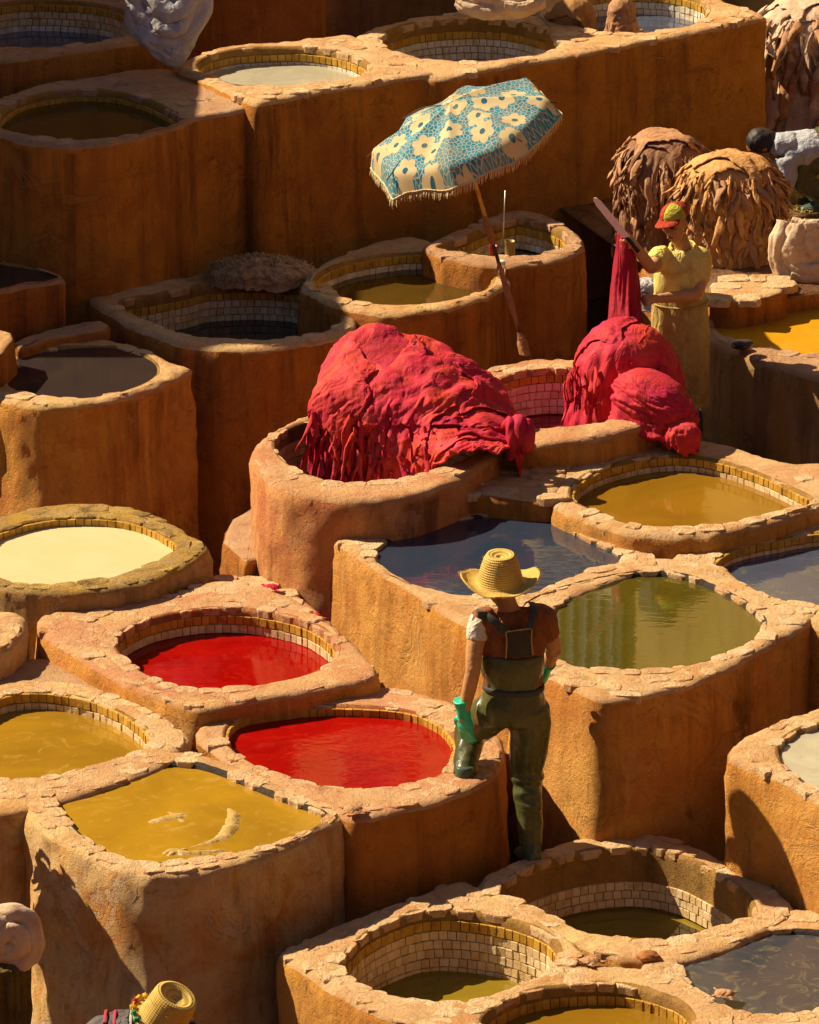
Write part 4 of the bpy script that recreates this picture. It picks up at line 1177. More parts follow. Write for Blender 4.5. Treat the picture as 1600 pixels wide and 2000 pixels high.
warp = .5 * fbm(np.stack((U * 4, Vv * 4, U * 0), -1), 3, 4)
fall = np.clip((Vv - .45) * 2.2, 0, 1)
f_hang = ridge(np.stack((U * 24 + warp * 2.0, Vv * 2.2, U * 0 + 3), -1), 3, 11)
f_diag = ridge(np.stack(((U * .7 + Vv * 1.0) * 7 + warp * 2.2, (U - Vv) * 1.8, U * 0), -1), 3, 15)
left = np.clip(1.3 - U * 1.7, 0, 1)
S = S + Nn * (f_hang * fall * (.020 + .022 * left) + f_diag * (1 - fall * .6) * .020 + fbm(S * 5, 3, 8) * .022)[..., None]
S[..., 2] += np.where(Vv > .93, fbm(np.stack((U * 30, U * 0, U * 0), -1), 2, 3) * .05 * left, 0)
solid(mesh('hides', S.reshape(-1, 3), [q[::-1] for q in gridfaces(nu_, nv_)], HIDE_RED, hp_), .012)
rg = random.Random(5)
FH = Field(-1.3, 1.3, 31.8, 35.0, z=1.2)
FH.add_vat('H', 1.30); FH.splat(S.reshape(-1, 3), .0, 1)
for i, (px, y, sz, rt, asp) in enumerate([(660, 33.40, .80, .2, 1), (760, 33.45, .95, 1.1, .9), (880, 33.35, .90, 2.0, 1), (960, 33.15, .80, .6, 1), (700, 33.20, .85, 2.6, 1), (820, 33.15, .95, 3.3, .9),
        (730, 33.40, .75, 4.0, .8), (920, 33.10, .70, 5.2, 1), (800, 33.35, .80, 5.9, .9), (690, 33.30, .55, 1.9, .8), (900, 33.40, .6, .3, .8)]):
    P_, mk_ = drape(FH, (Py(px, 750, y)[0], y), sz, rt, seed=i + 2, aspect=asp)
    hide_obj(P_, mk_, (HIDE_RED, HIDE_RED2, HIDE_RED)[i % 3], hp_)
for i in range(120):                                 # ragged shanks along the hanging front
    u = rg.uniform(.02, .60) if i < 108 else rg.uniform(.5, .75)
    v = .50 + .42 * (i % 108) / 108 + rg.uniform(-.03, .03)
    p = S[int(v * (nv_ - 1)), int(u * (nu_ - 1))] + Nn[int(v * (nv_ - 1)), int(u * (nu_ - 1))] * .028
    hang_strip(hp_, Vector(p), (rg.gauss(0, .3), -1), rg.uniform(.15, .30) * (1.0 if v > .55 else .75), rg.choice((HIDE_RED, HIDE_RED2, HIDE_RED2)), rg, 'hide_shank', .17, .06)
hr = empty('hide_roll', tuple(Py(1012, 842, 32.95)), 'small crimson hide roll hanging over the rim beside the great heap', 'hide')
for k_, (px_, py_) in enumerate(((1000, 835), (1016, 830), (1028, 838))):
    q0 = Py(px_ - 12, py_ + 2, 33.0); q1 = Py(px_, py_ - 8, 32.92); q2 = Py(px_ + 2, py_ + 30, 32.86); q3 = Py(px_ - 4, py_ + 62 - 8 * k_, 32.88)
    v, f = limb([q0, q1, q2, q3], [(.03, .03), (.045, .035), (.048, .034), (.018, .016)], 26, 12)
    v = v + (nv_dir(v, 26) * (ridge(v * np.array((26, 26, 6)), 2, 3 + k_) * .010)[:, None])
    mesh('fold', v, f, HIDE_RED2, hr)
# ------------------------------------------------------------------ crimson bundles in the wine vat
def heap(name, label, c, rx, ry, h, mat, cat='hide heap', **kw):
    r = empty(name, tuple(c), label, cat)
    v, f, V, N = dome(c, rx, ry, h, **kw)
    solid(mesh('hides', v, f, mat, r), .01)
    return r, V, N
c = Py(1222, 740, 34.05); c[2] = 2.04
k1, V1, N1 = heap('hide_heap', 'rounded crimson hide heap in the wine vat under the raised claret hide', c, .335, .30, .37, HIDE_RED, hang=.30, fold=.024, freq=3.6, seed=21, ragged=.09, lump=.035, n=190, m=80)
FK = Field(.5, 2.4, 32.6, 35.2, z=1.2)
FK.add_vat('K'); FK.add_dome((c[0], c[1], 1.70), .345, .31, .72, p=2.6)
for i, (dx, dy, sz, rt) in enumerate([(0, 0, .85, .3), (-.08, -.06, .75, 1.6), (.08, -.05, .8, 2.9), (-.03, .02, .62, 4.1)]):
    P_, mk_ = drape(FK, (c[0] + dx, c[1] + dy), sz, rt, seed=i + 22)
    hide_obj(P_, mk_, (HIDE_RED, HIDE_RED2)[i % 2], k1)
for i in range(26):
    a = rg.uniform(3.2, 5.7); q = V1[int(rg.uniform(.50, .88) * 79), int(a / 6.283 * 190) % 190]
    hang_strip(k1, Vector(q) + Vector((math.cos(a), math.sin(a), 0)) * .03, (math.cos(a), math.sin(a)), rg.uniform(.13, .24), rg.choice((HIDE_RED, HIDE_RED2)), rg, 'hide_shank', .19, .05)
c = Py(1278, 800, 33.62); c[2] = 2.0
heap('hide_bundle', 'wrapped crimson hide bundle slumped over the wine vat rim', c, .25, .21, .23, HIDE_RED2, 'hide bundle', hang=.12, fold=.040, freq=5, around=1, seed=31, rot=-.35, ragged=.03, lump=.02, tilt=(-.28, 0), n=190, m=90)
c = Py(1332, 838, 33.40); c[2] = 1.93
v, f, _, _ = dome(c, .10, .075, .06, .10, n=90, m=36, fold=.015, freq=3, seed=41, ragged=.05, rot=-.5)
tag(solid(mesh('hide_scrap', v, f, HIDE_RED), .008), 'bright crimson hide scrap trailing off the wrapped bundle', 'hide')
# claret hide held up by the knife man
def cl(px, py, y): return Py(px, py, y)
_ch = [[(1206,456,34.42),(1212,453,34.36),(1222,452,34.33),(1228,455,34.36),(1231,460,34.42)],
       [(1200,500,34.42),(1210,500,34.34),(1222,498,34.30),(1233,500,34.33),(1238,505,34.42)],
       [(1193,560,34.40),(1205,560,34.30),(1222,560,34.26),(1238,565,34.28),(1248,575,34.40)],
       [(1185,620,34.36),(1202,618,34.22),(1222,612,34.18),(1243,615,34.22),(1258,625,34.38)],
       [(1178,662,34.30),(1200,660,34.12),(1224,655,34.08),(1248,655,34.12),(1272,662,34.34)]]
S2 = sheet([[cl(a, b, y + .12) for a, b, y in r] for r in _ch], 60, 90)
U2, V2 = np.meshgrid(np.linspace(0, 1, 60), np.linspace(0, 1, 90))
N2 = normals(S2); N2 *= np.sign(-N2[..., 1:2])
S2 = S2 + N2 * (ridge(np.stack((U2 * 6 + .4 * fbm(np.stack((U2 * 3, V2 * 3, U2 * 0), -1)), V2 * 1.2, U2 * 0), -1), 2, 51) * .034 * (.35 + .65 * V2))[..., None]
tag(solid(mesh('hide', S2.reshape(-1, 3), gridfaces(60, 90), HIDE_CLARET), .012), 'claret hide held up by the man with the long blade', 'hide')

# ------------------------------------------------------------------ pale hide piles
def shank_pile(label, c, rx, ry, h, hang, core, mats, n, seed, lng=(.11, .20), rot=0., lo=2.4, hi=6.9, wid=.30, group=None):
    r, V, N = heap('hide_pile', label, c, rx, ry, h, core, 'hide pile', hang=hang, fold=.03, freq=5, seed=seed, ragged=.03, lump=.045, power=2.6, sq=.66, n=150, m=70)
    rg = random.Random(seed)
    for i in range(n):
        a = rg.uniform(lo, hi); tt = .34 + .64 * (i / n) ** .9
        q = V[min(69, int(tt * 69)), int((a % 6.2832) / 6.2832 * 150) % 150]
        hang_strip(r, Vector(q) + Vector((math.cos(a), math.sin(a), 0)) * .012, (math.cos(a), math.sin(a)), rg.uniform(*lng), rg.choice(mats), rg, 'hide_flap', wid, tip=math.pi / 2 - min(1, tt * 1.25) * math.pi / 2 - .10)
    FP = Field(c[0] - .9, c[0] + .9, c[1] - .9, c[1] + .9, z=c[2] - .35); FP.splat(V.reshape(-1, 3), .004, 2)
    for k in range(2):
        P_, mk_ = drape(FP, (c[0] + rg.uniform(-.05, .05), c[1] + .03 + rg.uniform(-.05, .05)), rx * rg.uniform(1.5, 1.9), rg.uniform(0, 6), n=44, steps=70, seed=seed + k, rough=.12)
        hide_obj(P_, mk_, mats[k % len(mats)], r)
    if group: r['group'] = group
    return r
c = Py(1425, 430, 36.95); c[2] = 2.36
shank_pile('sunlit tan hide pile beside the stooping man', c, .33, .32, .36, .36, HIDE_TAN, (HIDE_TAN, HIDE_TAN, HIDE_DUSK), 285, 61)
c = Py(1300, 420, 37.35); c[2] = 2.36
shank_pile('tan hide pile with shade put into its colour behind the man in the two coloured cap', c, .29, .30, .40, .34, HIDE_TAN_SHADED, (HIDE_TAN_SHADED, HIDE_DUSK), 200, 71)
c = Py(1590, 170, 40.3); c[2] = 2.62
shank_pile('large buff hide pile against the sunlit house', c, .44, .40, .36, .62, HIDE_BUFF, (HIDE_BUFF, HIDE_BUFF, HIDE_DUSK), 150, 81, (.18, .34), wid=.36)

shank_pile('brown hide pile standing on the rim beside the yellow ochre vat', np.array((-2.72, 28.42, 1.55)), .30, .28, .26, .24, HIDE_DUSK, (HIDE_DUSK, HIDE_TAN), 60, 141, (.18, .30), lo=0, hi=6.28)
# ------------------------------------------------------------------ cloths, sacks and fleeces
def bundle(name, label, c, rx, ry, h, mat, cat, cloths, seed, vats=(), low=1.3, rot=0., legs=False, tilt=(0, 0), n=52, rough=.13, squeeze=.62):
    r = empty(name, tuple(c), label, cat)
    Fb = Field(c[0] - .8, c[0] + .8, c[1] - .8, c[1] + .8, z=low)
    for k in vats: Fb.add_vat(k)
    Fb.add_dome(c, rx, ry, h, rot, 2.4, tilt)
    v, f, _, _ = dome((c[0], c[1], c[2]), rx * .97, ry * .97, h * .97, .03, rot, 60, 24, .004, 3, 0, tilt, seed, .0, .8, .004)
    mesh('core', v, f, mat, r)
    rg = random.Random(seed)
    for k, (dx, dy, sz) in enumerate(cloths):
        P_, mk_ = drape(Fb, (c[0] + dx, c[1] + dy), sz, rg.uniform(0, 6), n=n, seed=seed + k, legs=legs, rough=rough, squeeze=squeeze)
        hide_obj(P_, mk_, mat, r, 'fold', .008)
    return r
def rolls(name, label, cat, mat, y, lines, floor=None, seed=0):
    """soft folded cloth: overlapping rolls, each creased along its length"""
    pts0 = Py(*lines[0][0][0][:2], y); root = empty(name, (pts0[0], y, floor if floor is not None else pts0[2]), label, cat)
    for k, (ln, r) in enumerate(lines):
        P = [Py(p[0], p[1], y + (p[2] if len(p) > 2 else 0)) for p in ln]
        m = len(P); rr = [(r * (.55 + .6 * math.sin(math.pi * (i + .6) / (m + .2))), r * .62 * (.55 + .6 * math.sin(math.pi * (i + .6) / (m + .2)))) for i in range(m)]
        v, f = limb(P, rr, 30, 16, (0, 1, 0))
        nr = (len(v) - 2) // 30; A = np.concatenate((np.tile(np.arange(30) / 30 * 2 * math.pi, nr), (0, 0))); T = np.concatenate((np.repeat(np.arange(nr) / nr, 30), (0, 1)))
        q = np.stack((np.cos(A) * 2.6, np.sin(A) * 2.6 + .8 * np.sin(T * 7 + k), T * 2.2 + k * 3), -1)
        v = v + nv_dir(v, 30) * (ridge(q, 3, seed + k) * r * .26 + fbm(v * 9, 2, seed + k) * r * .3)[:, None]
        mesh('fold', v, f, mat, root)
    return root
c = Py(318, 40, 37.95)
rolls('cloth_bundle', 'blue grey cloth bundle slung over the rim of the shaded tiled vat', 'cloth bundle', CLOTH_GREY, 37.75, [
    ([(268, -20), (275, 20), (300, 62, -.05), (345, 60, -.06), (385, 20, -.02), (390, -20)], .085), ([(258, 10), (262, 45), (290, 72, -.06), (335, 78, -.08), (378, 50, -.03), (392, 5)], .060),
    ([(262, 40), (285, 66, -.06), (318, 92, -.09), (350, 96, -.09), (375, 62, -.04), (386, 25)], .060), ([(290, 72, -.06), (312, 100, -.09), (340, 112, -.10), (362, 92, -.08), (378, 55, -.04)], .050),
    ([(285, -15), (310, 18, -.06), (345, 28, -.08), (372, 0, -.04), (376, -20)], .070), ([(300, 40, -.08), (322, 58, -.11), (352, 52, -.11), (372, 28, -.07)], .045), ([(318, 86, -.11), (338, 98, -.12), (356, 84, -.11)], .035),
    ([(262, -18, .05), (300, -40, .1), (350, -42, .1), (392, -16, .05)], .12), ([(280, -10, .25), (310, -20, .12), (345, -10, .0)], .12), ([(300, 10, .2), (330, 5, .08), (360, 10, .0)], .11)], 3.24, 91)
rolls('cloth_heap', 'pale sand coloured cloth folded on the back terrace', 'cloth', CLOTH_SAND, 38.75, [
    ([(893, 0), (920, 14, -.04), (965, 20, -.06), (1020, 16, -.06), (1062, 2)], .060), ([(905, -12), (945, 4, -.04), (1000, 6, -.05), (1055, -8)], .065), ([(925, 18, -.07), (958, 24, -.09), (1000, 22, -.08)], .035), ([(915, -28, .1), (980, -18, .06), (1050, -26, .1)], .09), ([(985, 10, -.1), (1015, 16, -.11), (1045, 8, -.1)], .034)], 3.13, 95)
c = Py(1118, 12, 39.1); c[2] = 3.13
bundle('hide_heap', 'brown hide slung into the vat at the terrace corner', c, .15, .13, .14, CLOTH_BROWN, 'hide', [(.03, 0, .62), (0, .02, .5)], 97, ('T4', 'T3'), 2.1)
c = Py(1215, 0, 39.35); c[2] = 3.10
bundle('hide_heap', 'dun hide with a long hanging tail in the terrace corner vat', c, .09, .09, .13, HIDE_DUSK, 'hide', [(.0, -.02, .55), (.02, 0, .4)], 99, ('T4',), 2.1, legs=True)
rolls('sack', 'rumpled sand coloured sack on the pavement above the ochre vat', 'sack', CLOTH_SAND, 36.35, [
    ([(1532, 432, .06), (1522, 480, .0), (1530, 525, -.03), (1565, 545, -.05), (1625, 545)], .060), ([(1560, 440, .04), (1552, 480, -.02), (1568, 512, -.04), (1625, 520)], .070), ([(1520, 548, -.02), (1555, 558, -.06), (1600, 560, -.06), (1640, 552)], .052),
    ([(1588, 446, .04), (1584, 484, .0), (1605, 505, -.02), (1640, 508)], .075), ([(1545, 436, .06), (1575, 446, .03), (1620, 440, .05)], .05), ([(1535, 505, -.05), (1562, 526, -.08), (1605, 528, -.08), (1640, 520)], .042), ([(1545, 535, -.09), (1585, 545, -.10), (1630, 536, -.08)], .036)], 2.06, 103)
c = Py(1262, 535, 36.05); c[2] = 2.02
bundle('sack', 'dusky cloth bag lying in shade behind the raised claret hide', c, .09, .09, .10, CLOTH_GREY, 'sack', [(0, 0, .38), (0, 0, .3)], 107, (), 1.95)
# fleece on the half drained vat's back rim
c = Py(515, 530, 36.35); c[2] = 2.08
fl, VF, NF = heap('fleece', 'shaggy tan fleece lying on the rim of the half drained vat', c, .34, .17, .10, FLEECE, 'fleece', hang=.05, fold=.022, freq=5, seed=111, ragged=.03, lump=.03, n=170, m=60)
lk = []
rg = random.Random(12)
for i in range(900):
    j = rg.randrange(4, 59); q = VF[j, rg.randrange(170)] + np.array((0, 0, .004))
    a = rg.gauss(2.6, .7); L_ = rg.uniform(.05, .11); h_ = rg.uniform(.008, .03)
    d_ = np.array((math.cos(a), math.sin(a) * .5, 0)) * L_
    w_ = np.array((-math.sin(a), math.cos(a), 0)) * .004
    k = [q - w_, q + w_, q + d_ * .5 + w_ * .8 + (0, 0, h_), q + d_ * .5 - w_ * .8 + (0, 0, h_), q + d_ + np.array((0, 0, -.01 + h_ * .3))]
    lk.append((np.array(k), [(0, 1, 2, 3), (3, 2, 4)]))
v, f = merge(lk); lo_ = mesh('wool_locks', v, f, FLEECE, fl, False); lo_['kind'] = 'stuff'

# ------------------------------------------------------------------ hides soaking in the near yellow vat
zb = VATS['B']['zw']
def soak(label, lines, x0, x1, y0, y1, n=90):
    """sunken hide whose crests break the surface along the given ridges (px, px, height, width)"""
    X, Y = np.meshgrid(np.linspace(x0, x1, n), np.linspace(y0, y1, n))
    P = np.array([Pz(a, b, zb) for a, b in zip(X.ravel(), Y.ravel())])
    h = np.full(len(P), -.030)
    for ln in lines:
        q = spline([Pz(a, b, zb) for a, b, _, _ in ln], 14); hh = np.interp(np.linspace(0, 1, len(q)), np.linspace(0, 1, len(ln)), [l[2] for l in ln]); ww = np.interp(np.linspace(0, 1, len(q)), np.linspace(0, 1, len(ln)), [l[3] for l in ln])
        d = np.linalg.norm(P[:, None, :2] - q[None, :, :2], axis=2)
        h = np.maximum(h, (np.exp(-(d / (ww[None] * 1.5)) ** 2) * (hh[None] * 1.05 + .030) - .030).max(1))
    h += fbm(P * np.array((16, 16, 1)), 3, 4) * .009 + ridge(P * np.array((12, 20, 1)), 2, 8) * .004
    P[:, 2] += h
    return tag(mesh('soaking_hide', P, [q[::-1] for q in gridfaces(n, n)], HIDE_WET), label, 'hide')
HIDE_WET = mat_hide('hide_soaked', (.50, .32, .09), (.62, .44, .20), (.46, .27, .04), .4, 9)
soak('curled pale hide breaking the surface of the near yellow vat', [[(440, 1572, -.012, .02), (456, 1590, .012, .035), (452, 1615, .016, .045), (436, 1634, .010, .04), (408, 1646, .006, .025), (372, 1654, -.004, .02)], [(395, 1600, -.02, .02), (412, 1612, -.008, .03), (420, 1628, -.02, .03)]], 345, 500, 1560, 1660)
soak('crumpled pale hide at the near edge of the yellow vat', [[(306, 1672, -.006, .02), (335, 1664, .012, .035), (375, 1667, .010, .03), (428, 1662, .006, .022), (445, 1658, -.01, .02)], [(330, 1671, .008, .02), (360, 1660, .006, .02)]], 290, 455, 1646, 1676)
soak('small pale hide patch afloat in the middle of the yellow vat', [[(280, 1608, -.012, .03), (312, 1601, .006, .05), (345, 1595, .008, .052), (380, 1583, -.006, .03)], [(300, 1590, -.02, .03), (330, 1586, .0, .03), (356, 1604, .002, .03)], [(170, 1580, -.016, .04), (150, 1592, -.014, .05)]], 262, 400, 1570, 1624)

# ------------------------------------------------------------------ parasol
PB = Py(1027, 692, 35.18); PT = Py(886, 214, 35.75)
ax = (PT - PB); ax /= np.linalg.norm(ax)
par = empty('parasol', tuple(PB), 'tilted blue and cream flowered parasol with a fringe and cloth wrapped pole', 'parasol')
U_ = NT('parasol_print')
tc = U_.n('ShaderNodeTexCoord').outputs['UV']
def vor(vec, scale, feature='F1', rnd_=1.0):
    v = U_.n('ShaderNodeTexVoronoi', feature=feature, voronoi_dimensions='2D'); U_.l(vec, v.inputs['Vector']); v.inputs['Scale'].default_value = scale; v.inputs['Randomness'].default_value = rnd_
    return v
ed = vor(tc, 38, 'DISTANCE_TO_EDGE')
cell = vor(tc, 38)
blue = U_.mix(cell.outputs['Color'], (.006, .21, .37), (.025, .36, .50))
col = U_.mix(U_.ramp(ed.outputs['Distance'], .10, .05), blue, (.70, .60, .36))
fl_ = vor(tc, 5.2, 'F1', .75)
dv = U_.n('ShaderNodeVectorMath', operation='SUBTRACT'); U_.l(tc, dv.inputs[0]); U_.l(fl_.outputs['Position'], dv.inputs[1])
sp_ = U_.n('ShaderNodeSeparateXYZ'); U_.l(dv.outputs[0], sp_.inputs[0])
an_ = U_.math('ARCTAN2', sp_.outputs[1], sp_.outputs[0])
pet = U_.math('MULTIPLY_ADD', U_.math('ABSOLUTE', U_.math('SINE', U_.math('MULTIPLY', an_, 3.0))), .026, .060)
le = U_.n('ShaderNodeVectorMath', operation='LENGTH'); U_.l(dv.outputs[0], le.inputs[0])
# Voronoi positions are in scaled space for 2D nodes: both vectors are compared in texture space
on = U_.math('LESS_THAN', le.outputs['Value'], pet)
sc_ = U_.n('ShaderNodeSeparateColor'); U_.l(fl_.outputs['Color'], sc_.inputs[0])
keep = U_.math('GREATER_THAN', sc_.outputs[0], .34)
orange = U_.math('GREATER_THAN', sc_.outputs[1], .985)
fcol = U_.mix(orange, (.82, .66, .36), (.70, .20, .04))
col = U_.mix(U_.math('MULTIPLY', on, keep), col, fcol)
ctr = U_.math('MULTIPLY', U_.math('LESS_THAN', le.outputs['Value'], .020), keep)
col = U_.mix(ctr, col, (.02, .16, .24))
dirt = U_.noise(tc, 4, 5, .65, .8)
col = U_.mix(U_.math('MULTIPLY', U_.ramp(dirt, .45, .7), .4), col, (.52, .36, .12))
UMB = U_.fin(col, .8, None, .2)
# some sun comes through the thin cotton
tr_ = U_.n('ShaderNodeBsdfTranslucent'); U_.l(col, tr_.inputs[0])
mx_ = U_.n('ShaderNodeMixShader'); mx_.inputs[0].default_value = .35
U_.l(U_.b.outputs[0], mx_.inputs[1]); U_.l(tr_.outputs[0], mx_.inputs[2]); U_.l(mx_.outputs[0], U_.out.inputs[0])
nax = Vector((-.37, -.15, 1)).normalized()            # canopy axis
X_ = Vector((1, 0, 0)); X_ = (X_ - nax * X_.dot(nax)).normalized(); Y_ = nax.cross(X_)
RC = .70; DEP = .21; nr_, na_ = 26, 160
cv = []; uv = []
NP = 8
for j in range(nr_ + 1):
    t = j / nr_
    for i in range(na_):
        a = 2 * math.pi * i / na_
        seg = (a / (2 * math.pi) * NP + .15) % 1
        sag = math.sin(math.pi * seg)
        r = RC * t * (1 - .085 * sag * t)
        z = DEP * (1 - t ** 1.75) - .035 * sag * math.sin(math.pi * min(1, t * 1.02)) - .012 * sag * t
        ed_ = max(0, (t - .86) / .14)
        z -= .085 * ed_ ** 1.1; r -= RC * .06 * ed_
        p_ = np.array((r * math.cos(a), r * math.sin(a), z))
        w_ = float(vnoise(p_ * 7, 5)) * .016 * t + float(vnoise(p_ * 17, 8)) * .006 * t
        # the cloth has slipped and collapsed on one side
        w_ += -.075 * math.exp(-((a - 2.5) / .35) ** 2) * math.sin(math.pi * t)
        w_ += -.05 * math.exp(-((a - 3.75) / .16) ** 2) * t ** 3
        q = Vector(PT) + X_ * p_[0] + Y_ * p_[1] + nax * (z + w_ - DEP * .75)
        cv.append(tuple(q)); uv.append((p_[0] / 1.0 + .5, p_[1] / 1.0 + .5))
cf = gridfaces(na_, nr_ + 1, True)
can = mesh('canopy', cv, cf, UMB, par)
uvl = can.data.uv_layers.new(name='UVMap')
li = np.empty(len(can.data.loops), np.int32); can.data.loops.foreach_get('vertex_index', li)
uvl.data.foreach_set('uv', np.array(uv)[li].reshape(-1))
FRINGE = mat_cloth('fringe_thread', (.66, .50, .24), (.74, .60, .34), (.48, .33, .12), .5)
fr = []
rim = np.array(cv[-na_:])
for i in range(na_ * 2):
    a = rim[(i // 2) % na_]; b = rim[(i // 2 + 1) % na_]; p = a + (b - a) * (.5 * (i % 2))
    d_ = (b - a) / np.linalg.norm(b - a) * .0036
    l_ = rg.uniform(.045, .066); s_ = np.array((rg.gauss(0, .006), rg.gauss(0, .006), -l_))
    o_ = np.array((p - np.array(PT)) * .008)
    k = np.array([p - d_, p + d_, p + d_ * .9 + s_ * .6 + o_, p - d_ * .9 + s_ * .6 + o_, p + d_ * .6 + s_, p - d_ * .6 + s_])
    fr.append((k, [(0, 1, 2, 3), (3, 2, 4, 5)]))
v, f = merge(fr); fo = mesh('fringe', v, f, FRINGE, par, False); fo['kind'] = 'stuff'
BAND = []
v, f = tube(np.concatenate((rim, rim[:1])), [.006] * (na_ + 1), 6, False); mesh('hem_braid', v, f, FRINGE, par)
YP = mat_simple('pole_yellow_paint', (.60, .38, .04), .5, .4, noise=.35, scale=30)
DP = mat_simple('pole_dark_wood', (.10, .06, .035), .8, .3, noise=.3)
L_ = PT - PB
v, f = tube([PB + L_ * .56, PB + L_ * 1.0], [.013, .013], 12); mesh('pole', v, f, YP, par)
v, f = tube([PB, PB + L_ * .3, PB + L_ * .60], [.012, .012, .012], 12); mesh('pole_sleeve', v, f, DP, par)
for i in range(8):
    a = (i - .15) / 8 * 2 * math.pi
    e0 = Vector(PT) + nax * (DEP * .18); e1 = Vector(PT) + (X_ * math.cos(a) + Y_ * math.sin(a)) * RC * .93 + nax * (-DEP * .72)
    mid = Vector(PT) + (X_ * math.cos(a) + Y_ * math.sin(a)) * RC * .5 + nax * (-.01 - DEP * .10)
    v, f = tube(spline([e0, mid, e1], 5), [.004] * 11, 6); mesh('rib', v, f, DP, par)
# cloth wound round the pole
WR = mat_cloth('wrapping_cloth', (.34, .15, .06), (.42, .20, .09), (.20, .08, .03), .6)
def wrap(t0, t1, r0, r1, seed):
    n, m = 26, 40; vs = []
    for j in range(m):
        t = j / (m - 1); c_ = PB + L_ * (t0 + (t1 - t0) * t)
        r = r0 + (r1 - r0) * t + .012 * math.sin(math.pi * t) ** 1.5
        for i in range(n):
            a = 2 * math.pi * i / n
            k = 1 + .28 * float(vnoise((math.cos(a) * 1.6, math.sin(a) * 1.6, t * 3), seed))
            vs.append(c_ + np.array((math.cos(a), math.sin(a), 0)) * r * k)
    return np.array(vs), gridfaces(n, m, True)
v, f = wrap(.45, .57, .018, .012, 3); mesh('pole_wrap', v, f, WR, par)
v, f = wrap(.10, .38, .012, .013, 5); mesh('pole_wrap', v, f, WR, par)
v, f = wrap(.00, .09, .036, .013, 7); mesh('pole_wrap', v, f, WR, par)

# ------------------------------------------------------------------ small things near the pole
def lathe(name, c, prof, mat, parent, n=24):
    vs = []; m = len(prof)
    for r, z in prof:
        for i in range(n):
            a = 2 * math.pi * i / n; vs.append((c[0] + r * math.cos(a), c[1] + r * math.sin(a), c[2] + z))
    return mesh(name, vs, [q[::-1] for q in gridfaces(n, m, True)][::1], mat, parent)
GL = NT('jar_glass'); GL.b.inputs['Transmission Weight'].default_value = 1.0
MAT_GLASS = GL.fin((.92, .90, .84), .08, None, .5)
c = Pz(979, 541, 2.125)
jr = empty('glass_jar', tuple(c), 'small glass jar with white lid on the rim by the parasol pole', 'jar')
lathe('glass', c, [(.001, .001), (.030, .001), (.033, .008), (.033, .075), (.026, .088), (.024, .095)], MAT_GLASS, jr)
lathe('contents', c, [(.001, .004), (.028, .004), (.029, .03), (.028, .042), (.001, .044)], mat_simple('jar_paste', (.52, .28, .09), .7), jr)
lathe('lid', c, [(.0275, .086), (.0285, .088), (.0285, .108), (.026, .112), (.001, .112)], mat_simple('lid_white', (.78, .74, .66), .4, noise=.06), jr)
c = Pz(963, 506, 2.13)
cn = empty('red_cup', tuple(c), 'small red plastic cup on the vat rim beside the wrapped pole', 'cup')
lathe('shell', c, [(.001, .001), (.024, .001), (.029, .09), (.031, .093), (.027, .092), (.022, .02), (.001, .018)], mat_simple('red_plastic', (.42, .012, .015), .4), cn)
c = Pz(996, 500, 2.16)
cn = empty('tin_can', tuple(c), 'rusty tin can holding a thin rod behind the parasol pole', 'can')
lathe('shell', c, [(.001, .001), (.034, .001), (.036, .004), (.034, .008), (.034, .10), (.036, .104), (.033, .103), (.031, .01), (.001, .008)], mat_simple('rusty_tin', (.30, .20, .06), .5, .5, .4, .4), cn)
p0 = Pz(982, 486, 2.20); p1 = Py(987, 372, p0[1] + .02)
v, f = tube([p0, p1], [.0045, .0035], 8); rd = mesh('thin_rod', v, f, mat_simple('rod_metal', (.55, .52, .45), .35, .5, .8)); tag(rd, 'thin pale rod standing in the tin can', 'rod')
# two dark pebbles on the ochre vat
def pebble(label, px, py, z, r, seed):
    c = Pz(px, py, z); v, f = ball((0, 0, 0), 1, 20)
    v = v * (1 + .12 * fbm(v * 1.4 + seed, 2, seed)[:, None]) * np.array(r) + c + np.array((0, 0, r[2]))
    return tag(mesh('dark_pebble', v, f, mat_simple('pebble_%d' % seed, (.030, .022, .026), .25, .6, noise=.2)), label, 'pebble')
pebble('lower of two dark wet pebbles on the ochre vat edge', 1447, 682, 2.008, (.066, .05, .024), 3)
pebble('upper of two dark wet pebbles on the ochre vat edge', 1451, 678, 2.050, (.070, .048, .026), 6)
# dirt clod on the front block
v, f = ball((0, 0, 0), 1, 24); v = v * (1 + .5 * fbm(v * 2.2, 3, 4)[:, None]) * np.array((.062, .05, .022)) + Pz(1266, 1868, .898)
tag(mesh('dirt_clod', v, f, mat_simple('clod', (.34, .13, .04), .9, .2, noise=.3)), 'reddish dirt clod lying between the front block vats', 'clod')
# hide strung up by the tan house, mirrored in the olive pool
a_ = np.array((-1.0, 46.8)) + np.array((.6, -.8)) * 5.1 + np.array((-.8, -.6)) * .14
v, f, _, _ = dome((a_[0], a_[1], 5.85), .2, .08, .06, .42, n=60, m=30, fold=.02, freq=3, seed=5, rot=-.93, ragged=.12)
tag(solid(mesh('dark_hide', v, f, mat_simple('black_hide', (.03, .022, .02), .7)), .01), 'dark hide hung on the sunlit house wall', 'hide')
